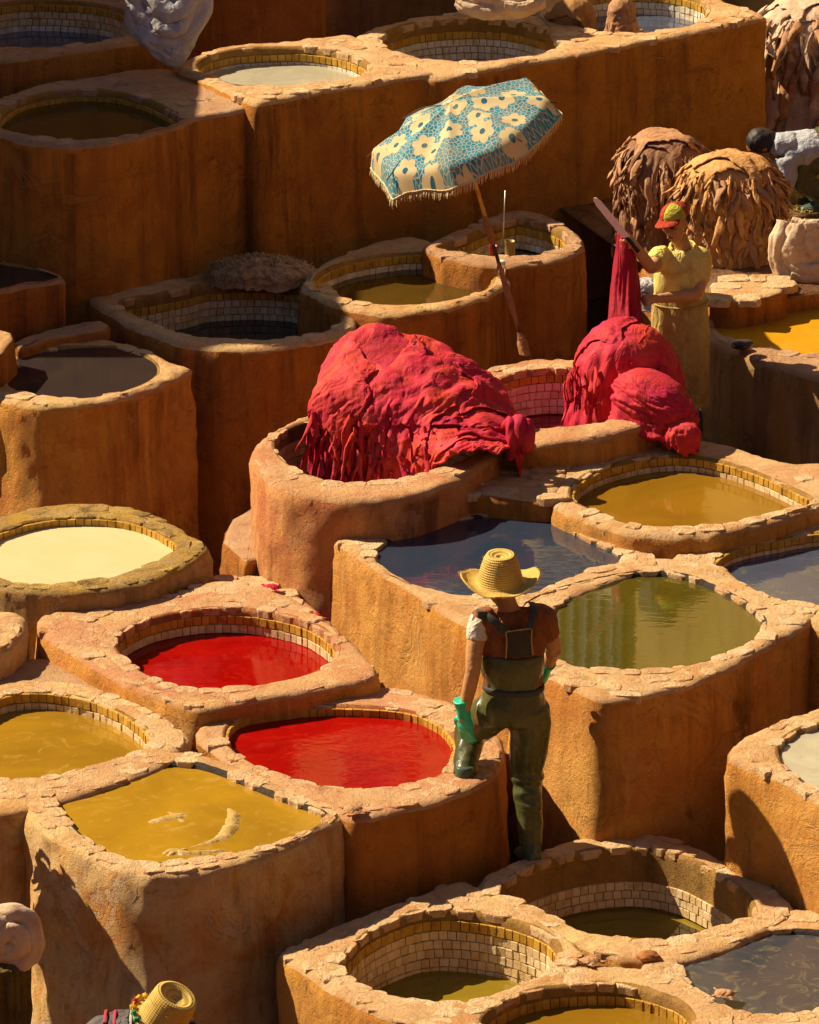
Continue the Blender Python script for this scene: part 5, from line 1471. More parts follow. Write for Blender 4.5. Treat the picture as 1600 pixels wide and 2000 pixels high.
# straw litter on the upper pavement
st_ = []
rg = random.Random(44)
for i in range(700):
    x = rg.gauss(2.72, .22); y = rg.gauss(38.0, .5); z = 2.07 + rg.uniform(0, .015); a = rg.uniform(0, 6.3); l_ = rg.uniform(.03, .09)
    d_ = np.array((math.cos(a), math.sin(a), rg.uniform(-.15, .15))) * l_; w_ = np.array((-math.sin(a), math.cos(a), 0)) * .0025
    q = np.array((x, y, z)); st_.append((np.array([q - w_, q + w_, q + d_ + w_, q + d_ - w_]), [(0, 1, 2, 3)]))
v, f = merge(st_); s_ = mesh('straw_litter', v, f, mat_simple('straw_litter', (.42, .30, .06), .7)); s_['kind'] = 'stuff'; tag(s_, 'loose yellow straw strewn on the upper pavement', 'straw')
# left front: bundle on a draped stack, at the foot of the near yellow vat
c = Py(10, 1850, 27.05)
OL = mat_cloth('sacking_olive', (.10, .065, .012), (.14, .09, .02), (.05, .03, .01), .6)
rolls('hide_bundle', 'folded tan hide bundle lying on the dark olive sacking stack', 'hide bundle', CLOTH_SAND, 27.05, [
    ([(-40, 1830), (-20, 1800), (25, 1796, -.02), (54, 1818, -.03), (50, 1856, -.03), (15, 1868, -.03), (-30, 1866)], .070), ([(-40, 1850, -.03), (-5, 1830, -.06), (28, 1822, -.07), (38, 1846, -.07), (10, 1862, -.06), (-30, 1868, -.04)], .050),
    ([(-50, 1815), (-10, 1806, -.04), (30, 1808, -.05)], .055), ([(-40, 1845), (0, 1845, -.03), (35, 1840, -.03)], .075)], c[2] - .08, 121)
c2 = c.copy(); c2[2] -= .10
heap('sacking_stack', 'tall stack of dark olive sacking at the foot of the pale vat', c2, .115, .14, .05, OL, 'sacking', hang=c2[2] - .03, fold=.02, freq=3, seed=123, ragged=.02, n=110, m=70)
# scraps and droppings round the red vats
rg = random.Random(77)
for px_, py_, z_, lb in ((487, 1158, 1.36, 'torn red hide scrap at the foot of the rosy vat'), (612, 1208, 1.37, 'crumpled red hide scrap on the broken ledge'), (530, 1152, 1.36, 'dull pink hide scrap beside the rosy vat'),
                         (690, 1585, 1.33, 'small brown hide scrap where the red and yellow vats meet'), (1155, 1880, .89, 'thin brown hide shred on the front block'), (1415, 1945, .89, 'pale hide shred beside the scummed grey vat')):
    q = Pz(px_, py_, z_); Fs = Field(q[0] - .2, q[0] + .2, q[1] - .2, q[1] + .2, .008, z_); Fs.add_dome((q[0], q[1], z_ - .01), .05, .04, .03)
    P_, mk_ = drape(Fs, q[:2], .15, rg.uniform(0, 6), n=22, steps=40, seed=int(px_), rough=.05, squeeze=.6)
    r_ = hide_obj(P_, mk_, HIDE_RED2 if 'red' in lb[:14] or 'pink' in lb else HIDE_DUSK, None, 'hide_scrap', .004); tag(r_, lb, 'scrap')
# ------------------------------------------------------------------ people
SKIN = mat_cloth('skin', (.50, .25, .105), (.56, .30, .135), (.44, .19, .075), .4, rough=.5, scale=9, bump=.12)
SKIN_D = mat_cloth('skin_dark', (.30, .13, .055), (.36, .17, .075), (.24, .10, .04), .4, rough=.5, scale=9, bump=.12)
HAIR = mat_simple('black_hair', (.018, .012, .010), .6, .4, noise=.3, scale=60)
EYEW = mat_simple('eye', (.05, .03, .02), .3, .5)
def nv(v): v = np.array(v, float); return v / (np.linalg.norm(v) + 1e-12)
def hand(w, d, n, s=1.0, curl=.35, thumb=1, fat=1.0):
    d = nv(d); n = nv(np.array(n) - d * (np.array(n) @ d)); sd = np.cross(d, n)
    P = [limb([w, w + d * .045 * s, w + d * .095 * s], [(.026 * s * fat, .019 * s * fat), (.040 * s * fat, .018 * s * fat), (.040 * s * fat, .014 * s * fat)], 14, 4, n)]
    for i, l in enumerate((.072, .082, .077, .060)):
        b = w + d * (.088 * s) + sd * (i - 1.5) * .0195 * s * thumb * fat
        pts = [b]; a = curl * .6
        for k, f in enumerate((.45, .32, .23)):
            a += curl * (1, 1.1, .8)[k] * .8
            pts.append(pts[-1] + (d * math.cos(a) - n * math.sin(a)) * l * f * s)
        P.append(limb(pts, [.0098 * s * fat, .0092 * s * fat, .0085 * s * fat, .0065 * s * fat], 8, 3, n))
    b = w + d * .025 * s - sd * thumb * .030 * s * fat
    t1 = b + (d * .6 - sd * thumb * .75 - n * .25) * .035 * s; t2 = t1 + (d * .9 - sd * thumb * .25 - n * .35) * .034 * s
    P.append(limb([b, t1, t2], [.014 * s * fat, .0115 * s * fat, .008 * s * fat], 8, 3, n))
    return P
def head_parts(c, fwd, up=(0, 0, 1), s=1.0):
    f = nv(fwd); u = np.array(up, float); u = nv(u - f * (u @ f)); r = np.cross(f, u)
    B = np.stack((r, f, u), 1)
    def L(x, y, z): return np.array(c) + B @ (np.array((x, y, z)) * s)
    def E(x, y, z, a, b, d):
        v, q = ball((0, 0, 0), np.array((a, b, d)) * s, 16); return v @ B.T + L(x, y, z), q
    P = [E(0, -.010, .03, .076, .095, .085), E(0, .025, -.045, .058, .062, .068), E(0, .055, -.088, .030, .026, .022),
         E(0, .080, .022, .052, .014, .012), E(-.038, .068, -.018, .022, .018, .018), E(.038, .068, -.018, .022, .018, .018),
         E(0, .082, -.058, .026, .014, .008), E(0, .080, -.071, .022, .013, .008),
         E(-.079, -.005, -.005, .008, .019, .030), E(.079, -.005, -.005, .008, .019, .030)]
    P.append(limb([L(0, .082, .018), L(0, .098, -.012), L(0, .104, -.030)], [.009 * s, .012 * s, .015 * s], 8, 3))
    return P, L
def cloth_part(name, parts, mat, parent, voxel=.012, amp=.006, freq=(9, 9, 9), seed=0, smooth=5, fn=None):
    v, f, n = fuse(parts, voxel, smooth)
    d = ridge(v * np.array(freq), 2, seed) * amp
    if fn is not None: d = d + fn(v)
    return mesh(name, v + n * d[:, None], f, mat, parent)
def straw_mat(name, a, b):
    t = NT(name); uv = t.n('ShaderNodeTexCoord').outputs['UV']
    sx = t.n('ShaderNodeSeparateXYZ'); t.l(uv, sx.inputs[0])
    ang = t.math('SINE', t.math('MULTIPLY', sx.outputs[0], 6.2832 * 46)); row = t.math('SINE', t.math('MULTIPLY_ADD', sx.outputs[1], 6.2832 * 30, t.math('MULTIPLY', sx.outputs[0], 6.2832)))
    w = t.math('MULTIPLY_ADD', ang, .25, row)
    n = t.noise(t.pos(), 26, 4, .6)
    c = t.mix(t.ramp(n, .3, .7), a, b)
    c = t.mix(t.math('MULTIPLY', t.ramp(w, -.1, -1.0), .6), c, mul(a, .45))
    return t.fin(c, .7, t.bump(w, .45, .004), .3)
STRAW = straw_mat('straw_braid', (.58, .36, .065), (.70, .48, .12))
FRAY = mat_simple('frayed_straw', (.66, .46, .12), .7)
def straw_hat(parent, c, axis, r0=.118, r1=.062, hgt=.17, brim=.185, curl=(.0, 0.), seed=0, dent=.018):
    ax_ = Vector(axis).normalized(); X = Vector((1, 0, 0)); X = (X - ax_ * X.dot(ax_)).normalized(); Y = ax_.cross(X)
    prof = [(.004, hgt - dent), (r1 * .45, hgt - dent * .9), (r1 * .8, hgt - .004), (r1, hgt), (r1 * 1.12, hgt - .012)]
    for t in np.linspace(0, 1, 12)[1:]: prof.append((r1 * 1.12 + (r0 - r1 * 1.12) * t ** .8, hgt - .012 - (hgt - .012) * t))
    nb = len(prof)
    for t in np.linspace(0, 1, 13)[1:]: prof.append((r0 + (brim - r0) * t, -.006 - .018 * math.sin(t * 2.2)))
    na, vs, uv = 96, [], []
    for j, (r, z) in enumerate(prof):
        bt = max(0, (r - r0) / (brim - r0)) if j >= nb else 0
        for i in range(na):
            a = 2 * math.pi * i / na
            rr = r * (1 + .02 * float(vnoise((math.cos(a) * 1.5, math.sin(a) * 1.5, seed + z * 8))))
            zz = z + bt ** 1.6 * (curl[0] * math.cos(a) ** 2 + curl[1] * math.sin(a)) + .012 * bt * float(vnoise((math.cos(a) * 2.2, math.sin(a) * 2.2, seed)))
            rr += .0007 * math.sin(j * 2.6)
            p = Vector(c) + X * (rr * math.cos(a)) + Y * (rr * math.sin(a)) + ax_ * zz
            vs.append(tuple(p)); uv.append((i / na, j / len(prof)))
    h = mesh('straw_hat', vs, gridfaces(na, len(prof), True), STRAW, parent)
    l = h.data.uv_layers.new(name='UVMap'); li = np.empty(len(h.data.loops), np.int32); h.data.loops.foreach_get('vertex_index', li)
    l.data.foreach_set('uv', np.array(uv)[li].reshape(-1))
    solid(h, .006)
    fr_ = []; rq = random.Random(seed + 5); vs_ = np.array(vs)
    for k in range(420):
        j = rq.choice((len(prof) - 1, len(prof) - 1, rq.randrange(5, len(prof)))); i = rq.randrange(na); b = vs_[j * na + i]
        o_ = nv(b - np.array(c)); t_ = nv(vs_[j * na + (i + 1) % na] - b); d = nv(o_ * rq.uniform(.1, 1) + t_ * rq.uniform(-1.2, 1.2)) * rq.uniform(.008, .030); w_ = np.cross(d, o_); w_ = nv(w_) * .0011
        b = b + o_ * .004; fr_.append((np.array([b - w_, b + w_, b + d]), [(0, 1, 2)]))
    v, f = merge(fr_); q_ = mesh('frayed_straw', v, f, FRAY, h, False); q_['kind'] = 'stuff'
    return h, X, Y, ax_
def ribbon(name, pts, w, th, ref, mat, parent, k=6):
    q = spline(pts, k)
    v, f = tube(q, [(w / 2, th / 2)] * len(q), 10, True, ref)
    return mesh(name, v, f, mat, parent)

# ---- the man in green waders, seen from behind
Y0 = 29.07
def J(px, py, dy=0.): return Py(px, py, Y0 + dy)
foot = Pz(1035, 1680, .885)
w1 = empty('person', tuple(foot), 'man in straw hat, brown shirt, green waders and green gloves stepping between vats', 'person')
hc = J(978, 1142, .14)
hp1, _ = head_parts(hc, (-.25, 1, -.25), (0, .1, 1))
sL, sR = J(940, 1214, .08), J(1060, 1208, .11)
eL, wLp = J(924, 1312, -.02), J(906, 1394, .03)
eR, wRp = J(1084, 1268, .12), J(1068, 1302, .32)
pel = J(1003, 1375, .08)
body = hp1 + [
    limb([J(984, 1160, .14), J(992, 1185, .12), J(998, 1205, .11)], [.055, .056, .075], 14, 4),
    limb([J(1000, 1196, .10), J(1000, 1235, .10), J(1001, 1290, .09), J(1003, 1345, .08), J(1003, 1392, .08)], [(.135, .075), (.160, .100), (.145, .095), (.145, .100), (.13, .1)], 18, 5),
    limb([sL, (sL + eL) / 2 + np.array((-.012, -.005, 0)), eL], [.056, .050, .042], 12, 5),
    limb([eL, (eL * .65 + wLp * .35), wLp, wLp + (wLp - eL) * .18], [.042, .041, .030, .028], 12, 5),
    limb([sR, (sR + eR) / 2, eR], [.056, .050, .042], 12, 5),
    limb([eR, (eR * .6 + wRp * .4), wRp, wRp + (wRp - eR) * .15], [.042, .040, .030, .028], 12, 5),
    limb([J(1030, 1385, .08), J(1030, 1505, .10), J(1038, 1655, 0)], [.080, .055, .04], 12, 5),
    limb([J(970, 1388, .08), J(922, 1428, .36), J(908, 1520, .20)], [.080, .055, .04], 12, 5)]
v, f, n = fuse(body, .010, 4)
mesh('body', v, f, SKIN, w1)
# shirts
BROWNSHIRT = mat_cloth('shirt_rust', (.22, .075, .024), (.27, .095, .030), (.14, .045, .015), .5, scale=7, bump=.5, wr=(1, 1, .4))
WHITE = mat_cloth('undershirt_white', (.66, .58, .46), (.74, .67, .55), (.5, .38, .22), .4, scale=8)
cloth_part('shirt', [
    limb([J(999, 1192, .10), J(1000, 1205, .10), J(1000, 1240, .10), J(1001, 1285, .09), J(1003, 1340, .08)], [(.115, .070), (.165, .092), (.182, .118), (.165, .112), (.16, .11)], 22, 6),
    limb([sL + np.array((.07, 0, .02)), sL + np.array((.01, 0, .0)), sL * .75 + eL * .25], [.07, .072, .058], 14, 5),
    limb([sR + np.array((-.07, 0, .02)), sR, sR * .6 + eR * .4, sR * .35 + eR * .65], [.07, .075, .068, .062], 14, 5)], BROWNSHIRT, w1, .010, .009, (11, 11, 6), 3)
cloth_part('undershirt_sleeve', [limb([sL + np.array((.012, 0, .015)), sL * .85 + eL * .15 + np.array((-.006, -.004, 0)), sL * .62 + eL * .38 + np.array((-.004, -.004, 0))], [.070, .066, .057], 16, 6)], WHITE, w1, .009, .006, (14, 14, 6), 5)
# waders
WAD = NT('wader_rubber'); p_ = WAD.pos(); a_ = WAD.noise(p_, 5, 5, .6, .8); b_ = WAD.noise(p_, 30, 4, .65, .5)
cc = WAD.mix(WAD.ramp(a_, .35, .65), (.060, .070, .022), (.105, .100, .028)); cc = WAD.mix(WAD.math('MULTIPLY', WAD.ramp(b_, .55, .75), .5), cc, (.17, .15, .06))
WADER = WAD.fin(cc, WAD.ramp(b_, .2, 1.1), WAD.bump(b_, .25, .01), .45)
BOOTM = mat_simple('boot_rubber', (.055, .095, .065), .35, .5, noise=.2, scale=14)
kR, aR = J(1030, 1505, .10), J(1038, 1652, .0)
kL, aL = J(920, 1428, .38), J(908, 1516, .16)
def crumple(v):
    k = np.exp(-((v[:, 2] - kR[2] + .10) / .11) ** 2)
    return k * ridge(v * np.array((3, 3, 17)), 2, 9) * .014
cloth_part('waders', [
    limb([J(1002, 1276, .09), J(1002, 1300, .085), J(1003, 1340, .08), J(1003, 1375, .075), J(1003, 1408, .075)], [(.172, .125), (.176, .132), (.158, .122), (.178, .142), (.165, .135)], 24, 6),
    limb([J(1032, 1380, .07), J(1035, 1430, .08), kR, kR * .6 + aR * .4, aR], [.118, .108, .090, .076, .066], 18, 6),
    limb([J(968, 1385, .07), J(945, 1408, .22), kL, kL * .5 + aL * .5, aL], [.112, .105, .088, .074, .064], 18, 6)], WADER, w1, .011, .008, (8, 8, 5), 7, fn=crumple)
def boot(a, d, s=1.0):
    d = nv((d[0], d[1], 0)); z = np.array((0, 0, 1.))
    sole = a - z * .085
    P = [limb([a + z * .06, a + z * .02, a - z * .05], [.050, .056, .056], 16, 5),
         limb([sole - d * .055 + z * .012, sole + z * .018, sole + d * .07 + z * .014, sole + d * .135 + z * .006], [(.042, .042), (.046, .05), (.050, .040), (.040, .028)], 16, 5, (0, 0, 1))]
    return P, sole
bR, soleR = boot(aR, (-.45, .9)); bL, soleL = boot(aL, (-.15, 1))
for P in (bR, bL):
    cloth_part('boot', P, BOOTM, w1, .008, .002, (14, 14, 14), 2)
# belt, straps and back panel
DARK = mat_simple('strap_webbing', (.05, .055, .05), .7, .3, noise=.25, scale=60)
PIPE = mat_simple('piping_tan', (.40, .28, .09), .7, .3)
ring = [J(1003, 1341, .08) + np.array((.163 * math.cos(t), .127 * math.sin(t), .004 * math.sin(2 * t))) for t in np.linspace(0, 2 * math.pi, 48)]
v, f = tube(ring, [(.016, .007)] * 48, 8, False, (1, 0, 0)); v2 = []
mesh('belt', v, f, DARK, w1)
BK = -.045
panel = sheet([[J(988, 1233, BK + .01), J(1013, 1229, BK), J(1039, 1226, BK + .012)], [J(990, 1255, BK + .012), J(1014, 1252, BK), J(1038, 1250, BK + .012)], [J(988, 1284, BK + .02), J(1014, 1282, BK + .004), J(1041, 1278, BK + .02)]], 14, 14)
solid(mesh('back_panel', panel.reshape(-1, 3), gridfaces(14, 14), mat_simple('panel_black', (.035, .028, .02), .6, .4, noise=.3), w1), .02)
edge = np.concatenate((panel[::-1, 0], panel[0], panel[:, -1])) + np.array((0, -.012, 0))
v, f = tube(edge, [.0045] * len(edge), 6); mesh('panel_piping', v, f, PIPE, w1)
ribbon('strap', [J(988, 1236, BK - .002), J(968, 1216, BK + .0), J(948, 1203, BK + .03), J(932, 1196, .05), J(930, 1198, .12)], .044, .007, (0, 1, 0), DARK, w1)
ribbon('strap', [J(1036, 1228, BK - .002), J(1040, 1205, BK + .01), J(1042, 1185, BK + .06), J(1038, 1176, .12)], .042, .007, (0, 1, 0), DARK, w1)
v, f = boxm(J(943, 1200, BK + .035), (.05, .014, .034), 0); mesh('strap_buckle', v, f, mat_simple('buckle', (.03, .03, .03), .3, .5), w1, False)
# gloves
GLOVE = mat_simple('glove_green', (.015, .50, .28), .38, .45, noise=.2, scale=30)
dL = nv(J(915, 1458, .05) - wLp)
g = hand(wLp + dL * .005, dL, (-.6, -.75, .2), 1.15, .16, -1, 1.15)
g.append(limb([wLp - dL * .085, wLp - dL * .04, wLp + dL * .02], [.050, .040, .036], 16, 5))
cloth_part('glove', g, GLOVE, w1, .0055, .002, (20, 20, 20), 3, 2)
dR = nv(wRp - eR); g = hand(wRp, nv(dR + np.array((0, 0, -.8))), (.7, -.5, .5), 1.02, .4, 1, 1.28)
g.append(limb([wRp - dR * .06, wRp - dR * .03, wRp + dR * .02], [.046, .038, .034], 16, 5))
cloth_part('glove', g, GLOVE, w1, .0055, .002, (20, 20, 20), 4, 2)
straw_hat(w1, hc + np.array((-.003, -.02, .030)), (.0, -.10, 1), .124, .072, .155, .215, (.062, -.014), 3)

# ---- the man in the two coloured cap
Y0 = 34.85
f2 = Py(1345, 846, Y0)
w2 = empty('person', tuple(f2), 'man in red and yellow cap, pale yellow shirt and apron lifting a claret hide', 'person')
hc = J(1320, 436, -.10)
fwd2 = nv((-.58, -.78, -.20))
hp2, L2_ = head_parts(hc, fwd2, (-.25, -.12, 1), .98)
sR2, sL2 = J(1290, 503, -.12), J(1370, 506, -.02)
eR2, hR2 = J(1272, 524, -.36), J(1236, 474, -.40)
eL2, hL2 = J(1360, 576, -.16), J(1276, 584, -.38)
dR2, dL2 = nv(hR2 - eR2), nv(hL2 - eL2)
handR = hand(hR2 - dR2 * .03, nv(dR2 + np.array((-.2, 0, .0))), (.45, -.85, .35), .95, .95, 1)
handL = hand(hL2 - dL2 * .02, nv(dL2), (.1, -.75, .65), .95, 1.15, -1)
body = hp2 + handR + handL + [
    limb([J(1326, 462, -.06), J(1333, 480, -.05), J(1335, 500, -.05)], [.052, .054, .07], 14, 4),
    limb([J(1333, 498, -.06), J(1330, 530, -.06), J(1327, 580, -.05), J(1326, 630, -.03)], [(.14, .075), (.155, .095), (.135, .09), (.13, .095)], 18, 5),
    limb([sR2, (sR2 + eR2) / 2, eR2], [.052, .046, .040], 12, 5), limb([eR2, eR2 * .6 + hR2 * .4, hR2], [.040, .038, .027], 12, 5),
    limb([sL2, (sL2 + eL2) / 2 + np.array((.012, 0, 0)), eL2], [.054, .048, .041], 12, 5), limb([eL2, eL2 * .6 + hL2 * .4, hL2], [.041, .039, .027], 12, 5),
    limb([J(1310, 625, -.03), J(1318, 730, -.05), J(1326, 835, 0)], [.08, .055, .04], 12, 5), limb([J(1345, 625, -.02), J(1350, 730, -.04), J(1354, 838, .02)], [.08, .055, .04], 12, 5)]
v, f, n = fuse(body, .0085, 2)
mesh('body', v, f, SKIN, w2)
for sx in (-1, 1):
    v, f = ball(L2_(.031 * sx, .084, .006), .013, 10); mesh('eye', v, f, EYEW, w2)
    v, f = limb([L2_(.015 * sx, .092, .026), L2_(.032 * sx, .091, .030), L2_(.048 * sx, .080, .025)], [.006, .008, .005], 6, 3); mesh('eyebrow', v, f, HAIR, w2)
v, f = limb([L2_(-.024, .088, -.064), L2_(0, .097, -.063), L2_(.024, .088, -.064)], [.003, .005, .003], 6, 4); mesh('mouth', v, f, mat_simple('lips', (.22, .07, .05), .6), w2)
GREYH = mat_simple('grizzled_hair', (.07, .055, .035), .7, .3, noise=.4, scale=80)
v, f, n = fuse([(ball((0, 0, 0), (1, 1, 1), 16)[0] * np.array((.081, .074, .060)) @ np.stack((np.cross(fwd2, nv((-.25, -.12, 1))), fwd2, nv(np.array((-.25, -.12, 1)) - fwd2 * (fwd2 @ np.array((-.25, -.12, 1))))), 1).T + L2_(0, -.040, .012), ball((0, 0, 0), 1, 16)[1])], .008, 2)
mesh('hair', v + n * (fbm(v * 60, 2, 3) * .004)[:, None], f, GREYH, w2)
# cap
CAPR = mat_cloth('cap_red', (.36, .030, .012), (.42, .05, .016), (.28, .02, .01), .4, scale=9)
CAPY = mat_cloth('cap_yellow_green', (.42, .36, .03), (.50, .44, .05), (.34, .26, .02), .4, scale=9)
def cap_shell(lo, hi):
    vs = []; na, nr = 28, 12
    for j in range(nr):
        t = j / (nr - 1) * math.pi / 2 * 1.04
        for i in range(na + 1):
            a = lo + (hi - lo) * i / na
            vs.append(L2_(.088 * math.sin(t) * math.cos(a), -.006 + .104 * math.sin(t) * math.sin(a), .054 + .082 * math.cos(t)))
    return np.array(vs), gridfaces(na + 1, nr)
v, f = cap_shell(math.pi * .46, math.pi * 1.0); solid(mesh('cap_panel', v, f, CAPY, w2), .006)
v, f = cap_shell(math.pi * 1.0, math.pi * 2.46); solid(mesh('cap_panel', v, f, CAPR, w2), .006)
vs = []
for j in range(8):
    t = j / 7
    for i in range(20):
        a = math.pi * (.14 + .72 * i / 19)
        vs.append(L2_(.088 * math.cos(a) * (1 + .05 * t), -.006 + .104 * math.sin(a) + .080 * t * math.sin(a) ** .7, .054 - .012 * t - .016 * math.cos(a) ** 2 * t))
solid(mesh('cap_brim', vs, gridfaces(20, 8), CAPR, w2), .006)
# shirt and apron
POLO = mat_cloth('polo_yellow', (.74, .58, .14), (.80, .66, .22), (.48, .26, .07), .55, scale=4, bump=.5, wr=(1, 1, .5))
cloth_part('shirt', [
    limb([J(1334, 488, -.05), J(1333, 500, -.055), J(1331, 530, -.06), J(1328, 575, -.05), J(1327, 612, -.04)], [(.10, .07), (.165, .092), (.178, .118), (.160, .110), (.155, .11)], 22, 6),
    limb([sR2 + np.array((.05, 0, .01)), sR2, sR2 * .45 + eR2 * .55], [.068, .070, .062], 14, 5),
    limb([sL2 + np.array((-.05, 0, .01)), sL2, sL2 * .4 + eL2 * .6], [.064, .068, .064], 14, 5)], POLO, w2, .010, .009, (9, 9, 5), 23)
col_ = [J(1334, 484, -.05) + np.array((.082 * math.cos(t), .078 * math.sin(t) + .0, .020 * math.sin(t))) for t in np.linspace(-math.pi * .38, math.pi * 1.2, 26)]
v, f = tube(col_, [(.010, .024)] * 26, 10, True, (0, 0, 1)); mesh('collar', v, f, POLO, w2)
APR = mat_cloth('apron_canvas', (.46, .32, .09), (.54, .40, .14), (.28, .15, .04), .6, rough=.7, scale=5, bump=.5, wr=(1, 1, .35))
cloth_part('apron', [limb([J(1328, 572, -.05), J(1328, 590, -.05), J(1330, 650, -.05), J(1334, 720, -.05), J(1338, 792, -.04)], [(.160, .118), (.172, .130), (.178, .14), (.172, .140), (.158, .130)], 26, 6)], APR, w2, .011, .013, (9, 9, 1.6), 27)
ring = [J(1328, 588, -.05) + np.array((.180 * math.cos(t), .137 * math.sin(t), .01 * math.sin(t))) for t in np.linspace(0, 2 * math.pi, 40)]
v, f = tube(ring, [.006] * 40, 6, False); mesh('apron_string', v, f, APR, w2)
for bx_, by_, dy_ in ((1326, 838, 0), (1356, 842, .02)):
    P, _ = boot(J(bx_, by_ - 22, dy_), (-.5, -.8)); cloth_part('boot', P, BOOTM, w2, .009, .002, (14, 14, 14), 2)
# long blade in his hand
kn = empty('fleshing_knife', tuple(hR2), 'long straight blade held up by the man in the two coloured cap', 'knife')
k0, k1 = J(1226, 466, -.42), J(1160, 386, -.42)
d_ = nv(k1 - k0); bn_ = nv(np.array((-.55, -.75, .35)) - d_ * (d_ @ np.array((-.55, -.75, .35)))); wv = nv(np.cross(d_, bn_))
pts = []
for t, w in ((0, .019), (.05, .022), (.5, .024), (.85, .022), (.96, .014), (1.0, .002)):
    q = k0 + (k1 - k0) * t
    for sg in (-1, 1): pts += [q + wv * w * sg + bn_ * .0025, q + wv * w * sg - bn_ * .0025]
fs = []
for j in range(5):
    b = j * 4; n_ = b + 4
    fs += [(b, b + 2, n_ + 2, n_), (b + 3, b + 1, n_ + 1, n_ + 3), (b + 1, b, n_, n_ + 1), (b + 2, b + 3, n_ + 3, n_ + 2)]
BL = NT('blade_steel'); bn = BL.noise(BL.pos(), 22, 5, .7); BL.b.inputs['Metallic'].default_value = .1
mesh('blade', pts, fs, BL.fin(BL.mix(BL.ramp(bn, .60, .70), (.90, .90, .86), (.46, .24, .10)), .5), kn, False)
v, f = limb([k0 + d_ * .01, k0 - d_ * .05, k0 - d_ * .11], [(.013, .010)] * 3, 10, 4); mesh('handle', v, f, WOOD, kn)

# ---- the stooping man in the pale hooded top
Y0 = 38.1
w3 = empty('person', (Py(1625, 300, Y0)[0], Y0, 2.06), 'stooping dark haired man in a pale blue hooded top and green waders', 'person')
hc = J(1488, 288, -.05)
hp3, L3_ = head_parts(hc, (-.55, -.15, -.85), (-.85, 0, .5))
sh = J(1535, 300, -.02); hip = J(1640, 290, .05)
body = hp3 + [limb([J(1500, 290, -.04), J(1520, 294, -.03), sh], [.055, .056, .07], 12, 4),
    limb([J(1524, 298, -.02), J(1560, 290, 0), J(1600, 286, .02), hip], [(.09, .14), (.105, .16), (.10, .15), (.11, .15)], 18, 5, (0, 1, 0)),
    limb([J(1535, 318, -.16), J(1536, 352, -.18), J(1522, 392, -.20)], [.052, .042, .03], 12, 5), limb([J(1535, 318, .13), J(1530, 352, .12), J(1512, 385, .05)], [.052, .042, .03], 12, 5)]
body += hand(J(1522, 392, -.20), (-.35, -.1, -1), (-.8, -.5, .2), 1, .5, 1)
for sg in (-1, 1): body.append(limb([hip + np.array((0, .09 * sg, 0)), hip + np.array((-.28, .10 * sg, -.10)), hip + np.array((-.12, .10 * sg, -.36))], [.09, .065, .045], 12, 5))
v, f, n = fuse(body, .011, 3); mesh('body', v, f, SKIN_D, w3)
v, f, n = fuse([ball(L3_(0, -.028, .034), .098, 16), ball(L3_(0, -.05, .0), .090, 16)], .01, 2)
mesh('hair', v + n * (fbm(v * 45, 2, 3) * .006)[:, None], f, HAIR, w3)
HOOD = mat_cloth('hooded_top_pale_blue', (.40, .42, .46), (.48, .49, .50), (.34, .28, .24), .4, scale=6, bump=.5)
cloth_part('hooded_top', [limb([J(1526, 300, -.02), J(1560, 292, 0), J(1598, 287, .02)], [(.105, .165), (.125, .185), (.115, .17)], 20, 6, (0, 1, 0)),
    limb([J(1535, 310, -.15), J(1538, 345, -.18), J(1530, 374, -.19)], [.078, .064, .054], 14, 5), limb([J(1535, 310, .12), J(1534, 345, .12), J(1520, 372, .07)], [.078, .064, .054], 14, 5)], HOOD, w3, .012, .011, (9, 9, 9), 33)
cloth_part('hood', [ball(J(1526, 284, -.06), (.092, .10, .085), 16), ball(J(1540, 276, -.05), (.085, .10, .06), 16)], HOOD, w3, .011, .012, (11, 11, 11), 35)
cloth_part('waders', [limb([J(1596, 287, .02), J(1620, 288, .04), hip + np.array((.03, 0, -.02))], [(.125, .18), (.135, .19), (.13, .18)], 20, 5, (0, 1, 0))] +
    [limb([hip + np.array((0, .09 * sg, 0)), hip + np.array((-.28, .10 * sg, -.10)), hip + np.array((-.14, .10 * sg, -.32))], [.125, .095, .075], 14, 5) for sg in (-1, 1)], WADER, w3, .013, .01, (8, 8, 8), 37)
for sg in (-1, 1):
    P, _ = boot(hip + np.array((-.13, .10 * sg, -.33)), (-1, -.1)); cloth_part('boot', P, BOOTM, w3, .01, .002, (14, 14, 14), 2)

# ---- the stooping man in the tasselled hat at the foot of the near yellow vat
Y0 = 27.0
w4 = empty('person', (Py(200, 1990, Y0)[0], Y0, .05), 'crouching man in a tasselled straw hat and dark striped top below the pale vat', 'person')
hc = J(318, 1998, 0)
hp4, L4_ = head_parts(hc, (.75, -.05, -.65), (.65, 0, .75))
hip = J(110, 2110, .02); hip[2] = .42
sh = J(255, 2020, 0)
body = hp4 + [limb([J(302, 2005, 0), J(285, 2012, 0), sh], [.055, .056, .07], 12, 4),
    limb([sh, sh * .6 + hip * .4 + np.array((0, 0, .05)), hip], [(.10, .15), (.11, .16), (.12, .15)], 18, 5, (0, 1, 0))]
for sg in (-1, 1):
    s_ = sh + np.array((.02, .15 * sg, -.03))
    body.append(limb([s_, s_ + np.array((.10, .02 * sg, -.20)), s_ + np.array((.24, -.02 * sg, -.34))], [.052, .042, .03], 12, 5))
    body += hand(s_ + np.array((.24, -.02 * sg, -.34)), (.7, 0, -.5), (.4, 0, .8), 1, .5, sg)
    body.append(limb([hip + np.array((0, .1 * sg, 0)), hip + np.array((.36, .12 * sg, .05)), hip + np.array((.18, .12 * sg, -.30))], [.09, .065, .045], 12, 5))
v, f, n = fuse(body, .012, 3); mesh('body', v, f, SKIN_D, w4)
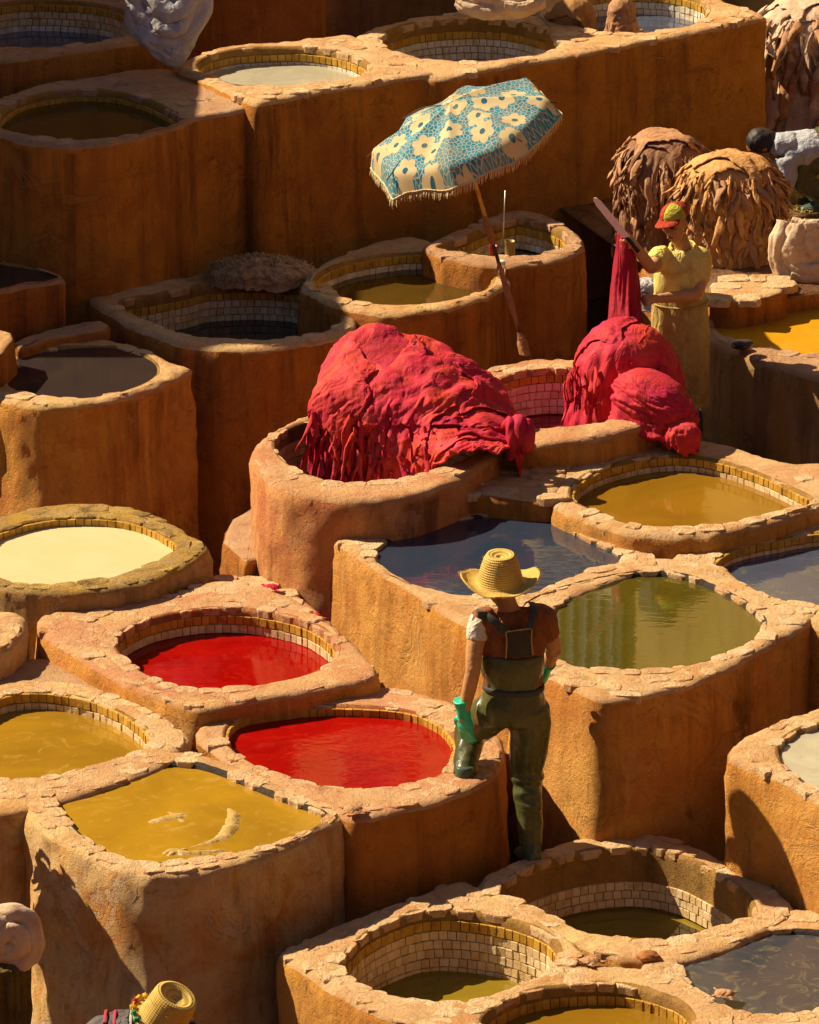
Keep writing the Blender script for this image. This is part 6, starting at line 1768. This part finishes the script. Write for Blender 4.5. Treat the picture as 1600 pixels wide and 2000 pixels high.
TOPD = mat_cloth('dark_striped_top', (.10, .085, .085), (.14, .12, .115), (.07, .05, .05), .5, scale=6)
cloth_part('jacket', [limb([sh + np.array((.035, 0, 0)), sh * .6 + hip * .4 + np.array((0, 0, .05)), hip], [(.125, .19), (.14, .20), (.14, .18)], 20, 6, (0, 1, 0))] +
    [limb([sh + np.array((.02, .15 * sg, -.01)), sh + np.array((.11, .17 * sg, -.20)), sh + np.array((.20, .15 * sg, -.31))], [.078, .064, .052], 14, 5) for sg in (-1, 1)], TOPD, w4, .012, .010, (9, 9, 9), 43)
REDS = mat_simple('stripe_red', (.45, .03, .05), .7); WHS = mat_simple('stripe_pale', (.45, .40, .36), .7)
sc0 = J(222, 1990, -.16)
for k_, mt_ in ((0, REDS), (.022, REDS), (.06, WHS)):
    b_ = sh * .75 + hip * .25 + np.array((-.06 + k_ * 2.2, 0, .05))
    q = [b_ + np.array((.03, .142 * 1.38 * math.cos(t), .142 * math.sin(t))) for t in np.linspace(.5, 2.9, 16)]
    v, f = tube(q, [(.008, .0015)] * 16, 8, True, (0, 0, 1)); mesh('stripe', v, f, mt_, w4)
cloth_part('trousers', [limb([hip + np.array((0, .1 * sg, 0)), hip + np.array((.36, .12 * sg, .05)), hip + np.array((.20, .12 * sg, -.27))], [.12, .09, .07], 14, 5) for sg in (-1, 1)], TOPD, w4, .013, .01, (8, 8, 8), 47)
for sg in (-1, 1):
    P, _ = boot(hip + np.array((.18, .12 * sg, -.285)), (1, 0)); cloth_part('boot', P, BOOTM, w4, .01, .002, (14, 14, 14), 2)
hat, HX, HY, HA = straw_hat(w4, hc + np.array((.010, 0, .035)), (.40, -.22, .80), .125, .100, .155, .175, (.0, .0), 9, .03)
TC = [mat_cloth('tassel_%s' % n_, c_, mul(c_, 1.3), None, rough=.9) for n_, c_ in (('green', (.03, .25, .10)), ('blue', (.04, .05, .20)), ('yellow', (.62, .36, .03)), ('red', (.48, .02, .03)))]
rg = random.Random(3)
for i in range(22):
    a = math.pi * .35 + i / 22 * 2 * math.pi
    cpt = Vector(hc) + Vector((.010, 0, .035)) + (HX * math.cos(a) + HY * math.sin(a)) * .168 - HA * .018
    v, f = ball((0, 0, 0), 1, 14); v = v * (1 + .5 * vnoise(v * 7, i)[:, None]) * .016 + np.array(cpt)
    mesh('tassel', v, f, TC[(i // 2) % 4 if rg.random() < .8 else rg.randrange(4)], w4)
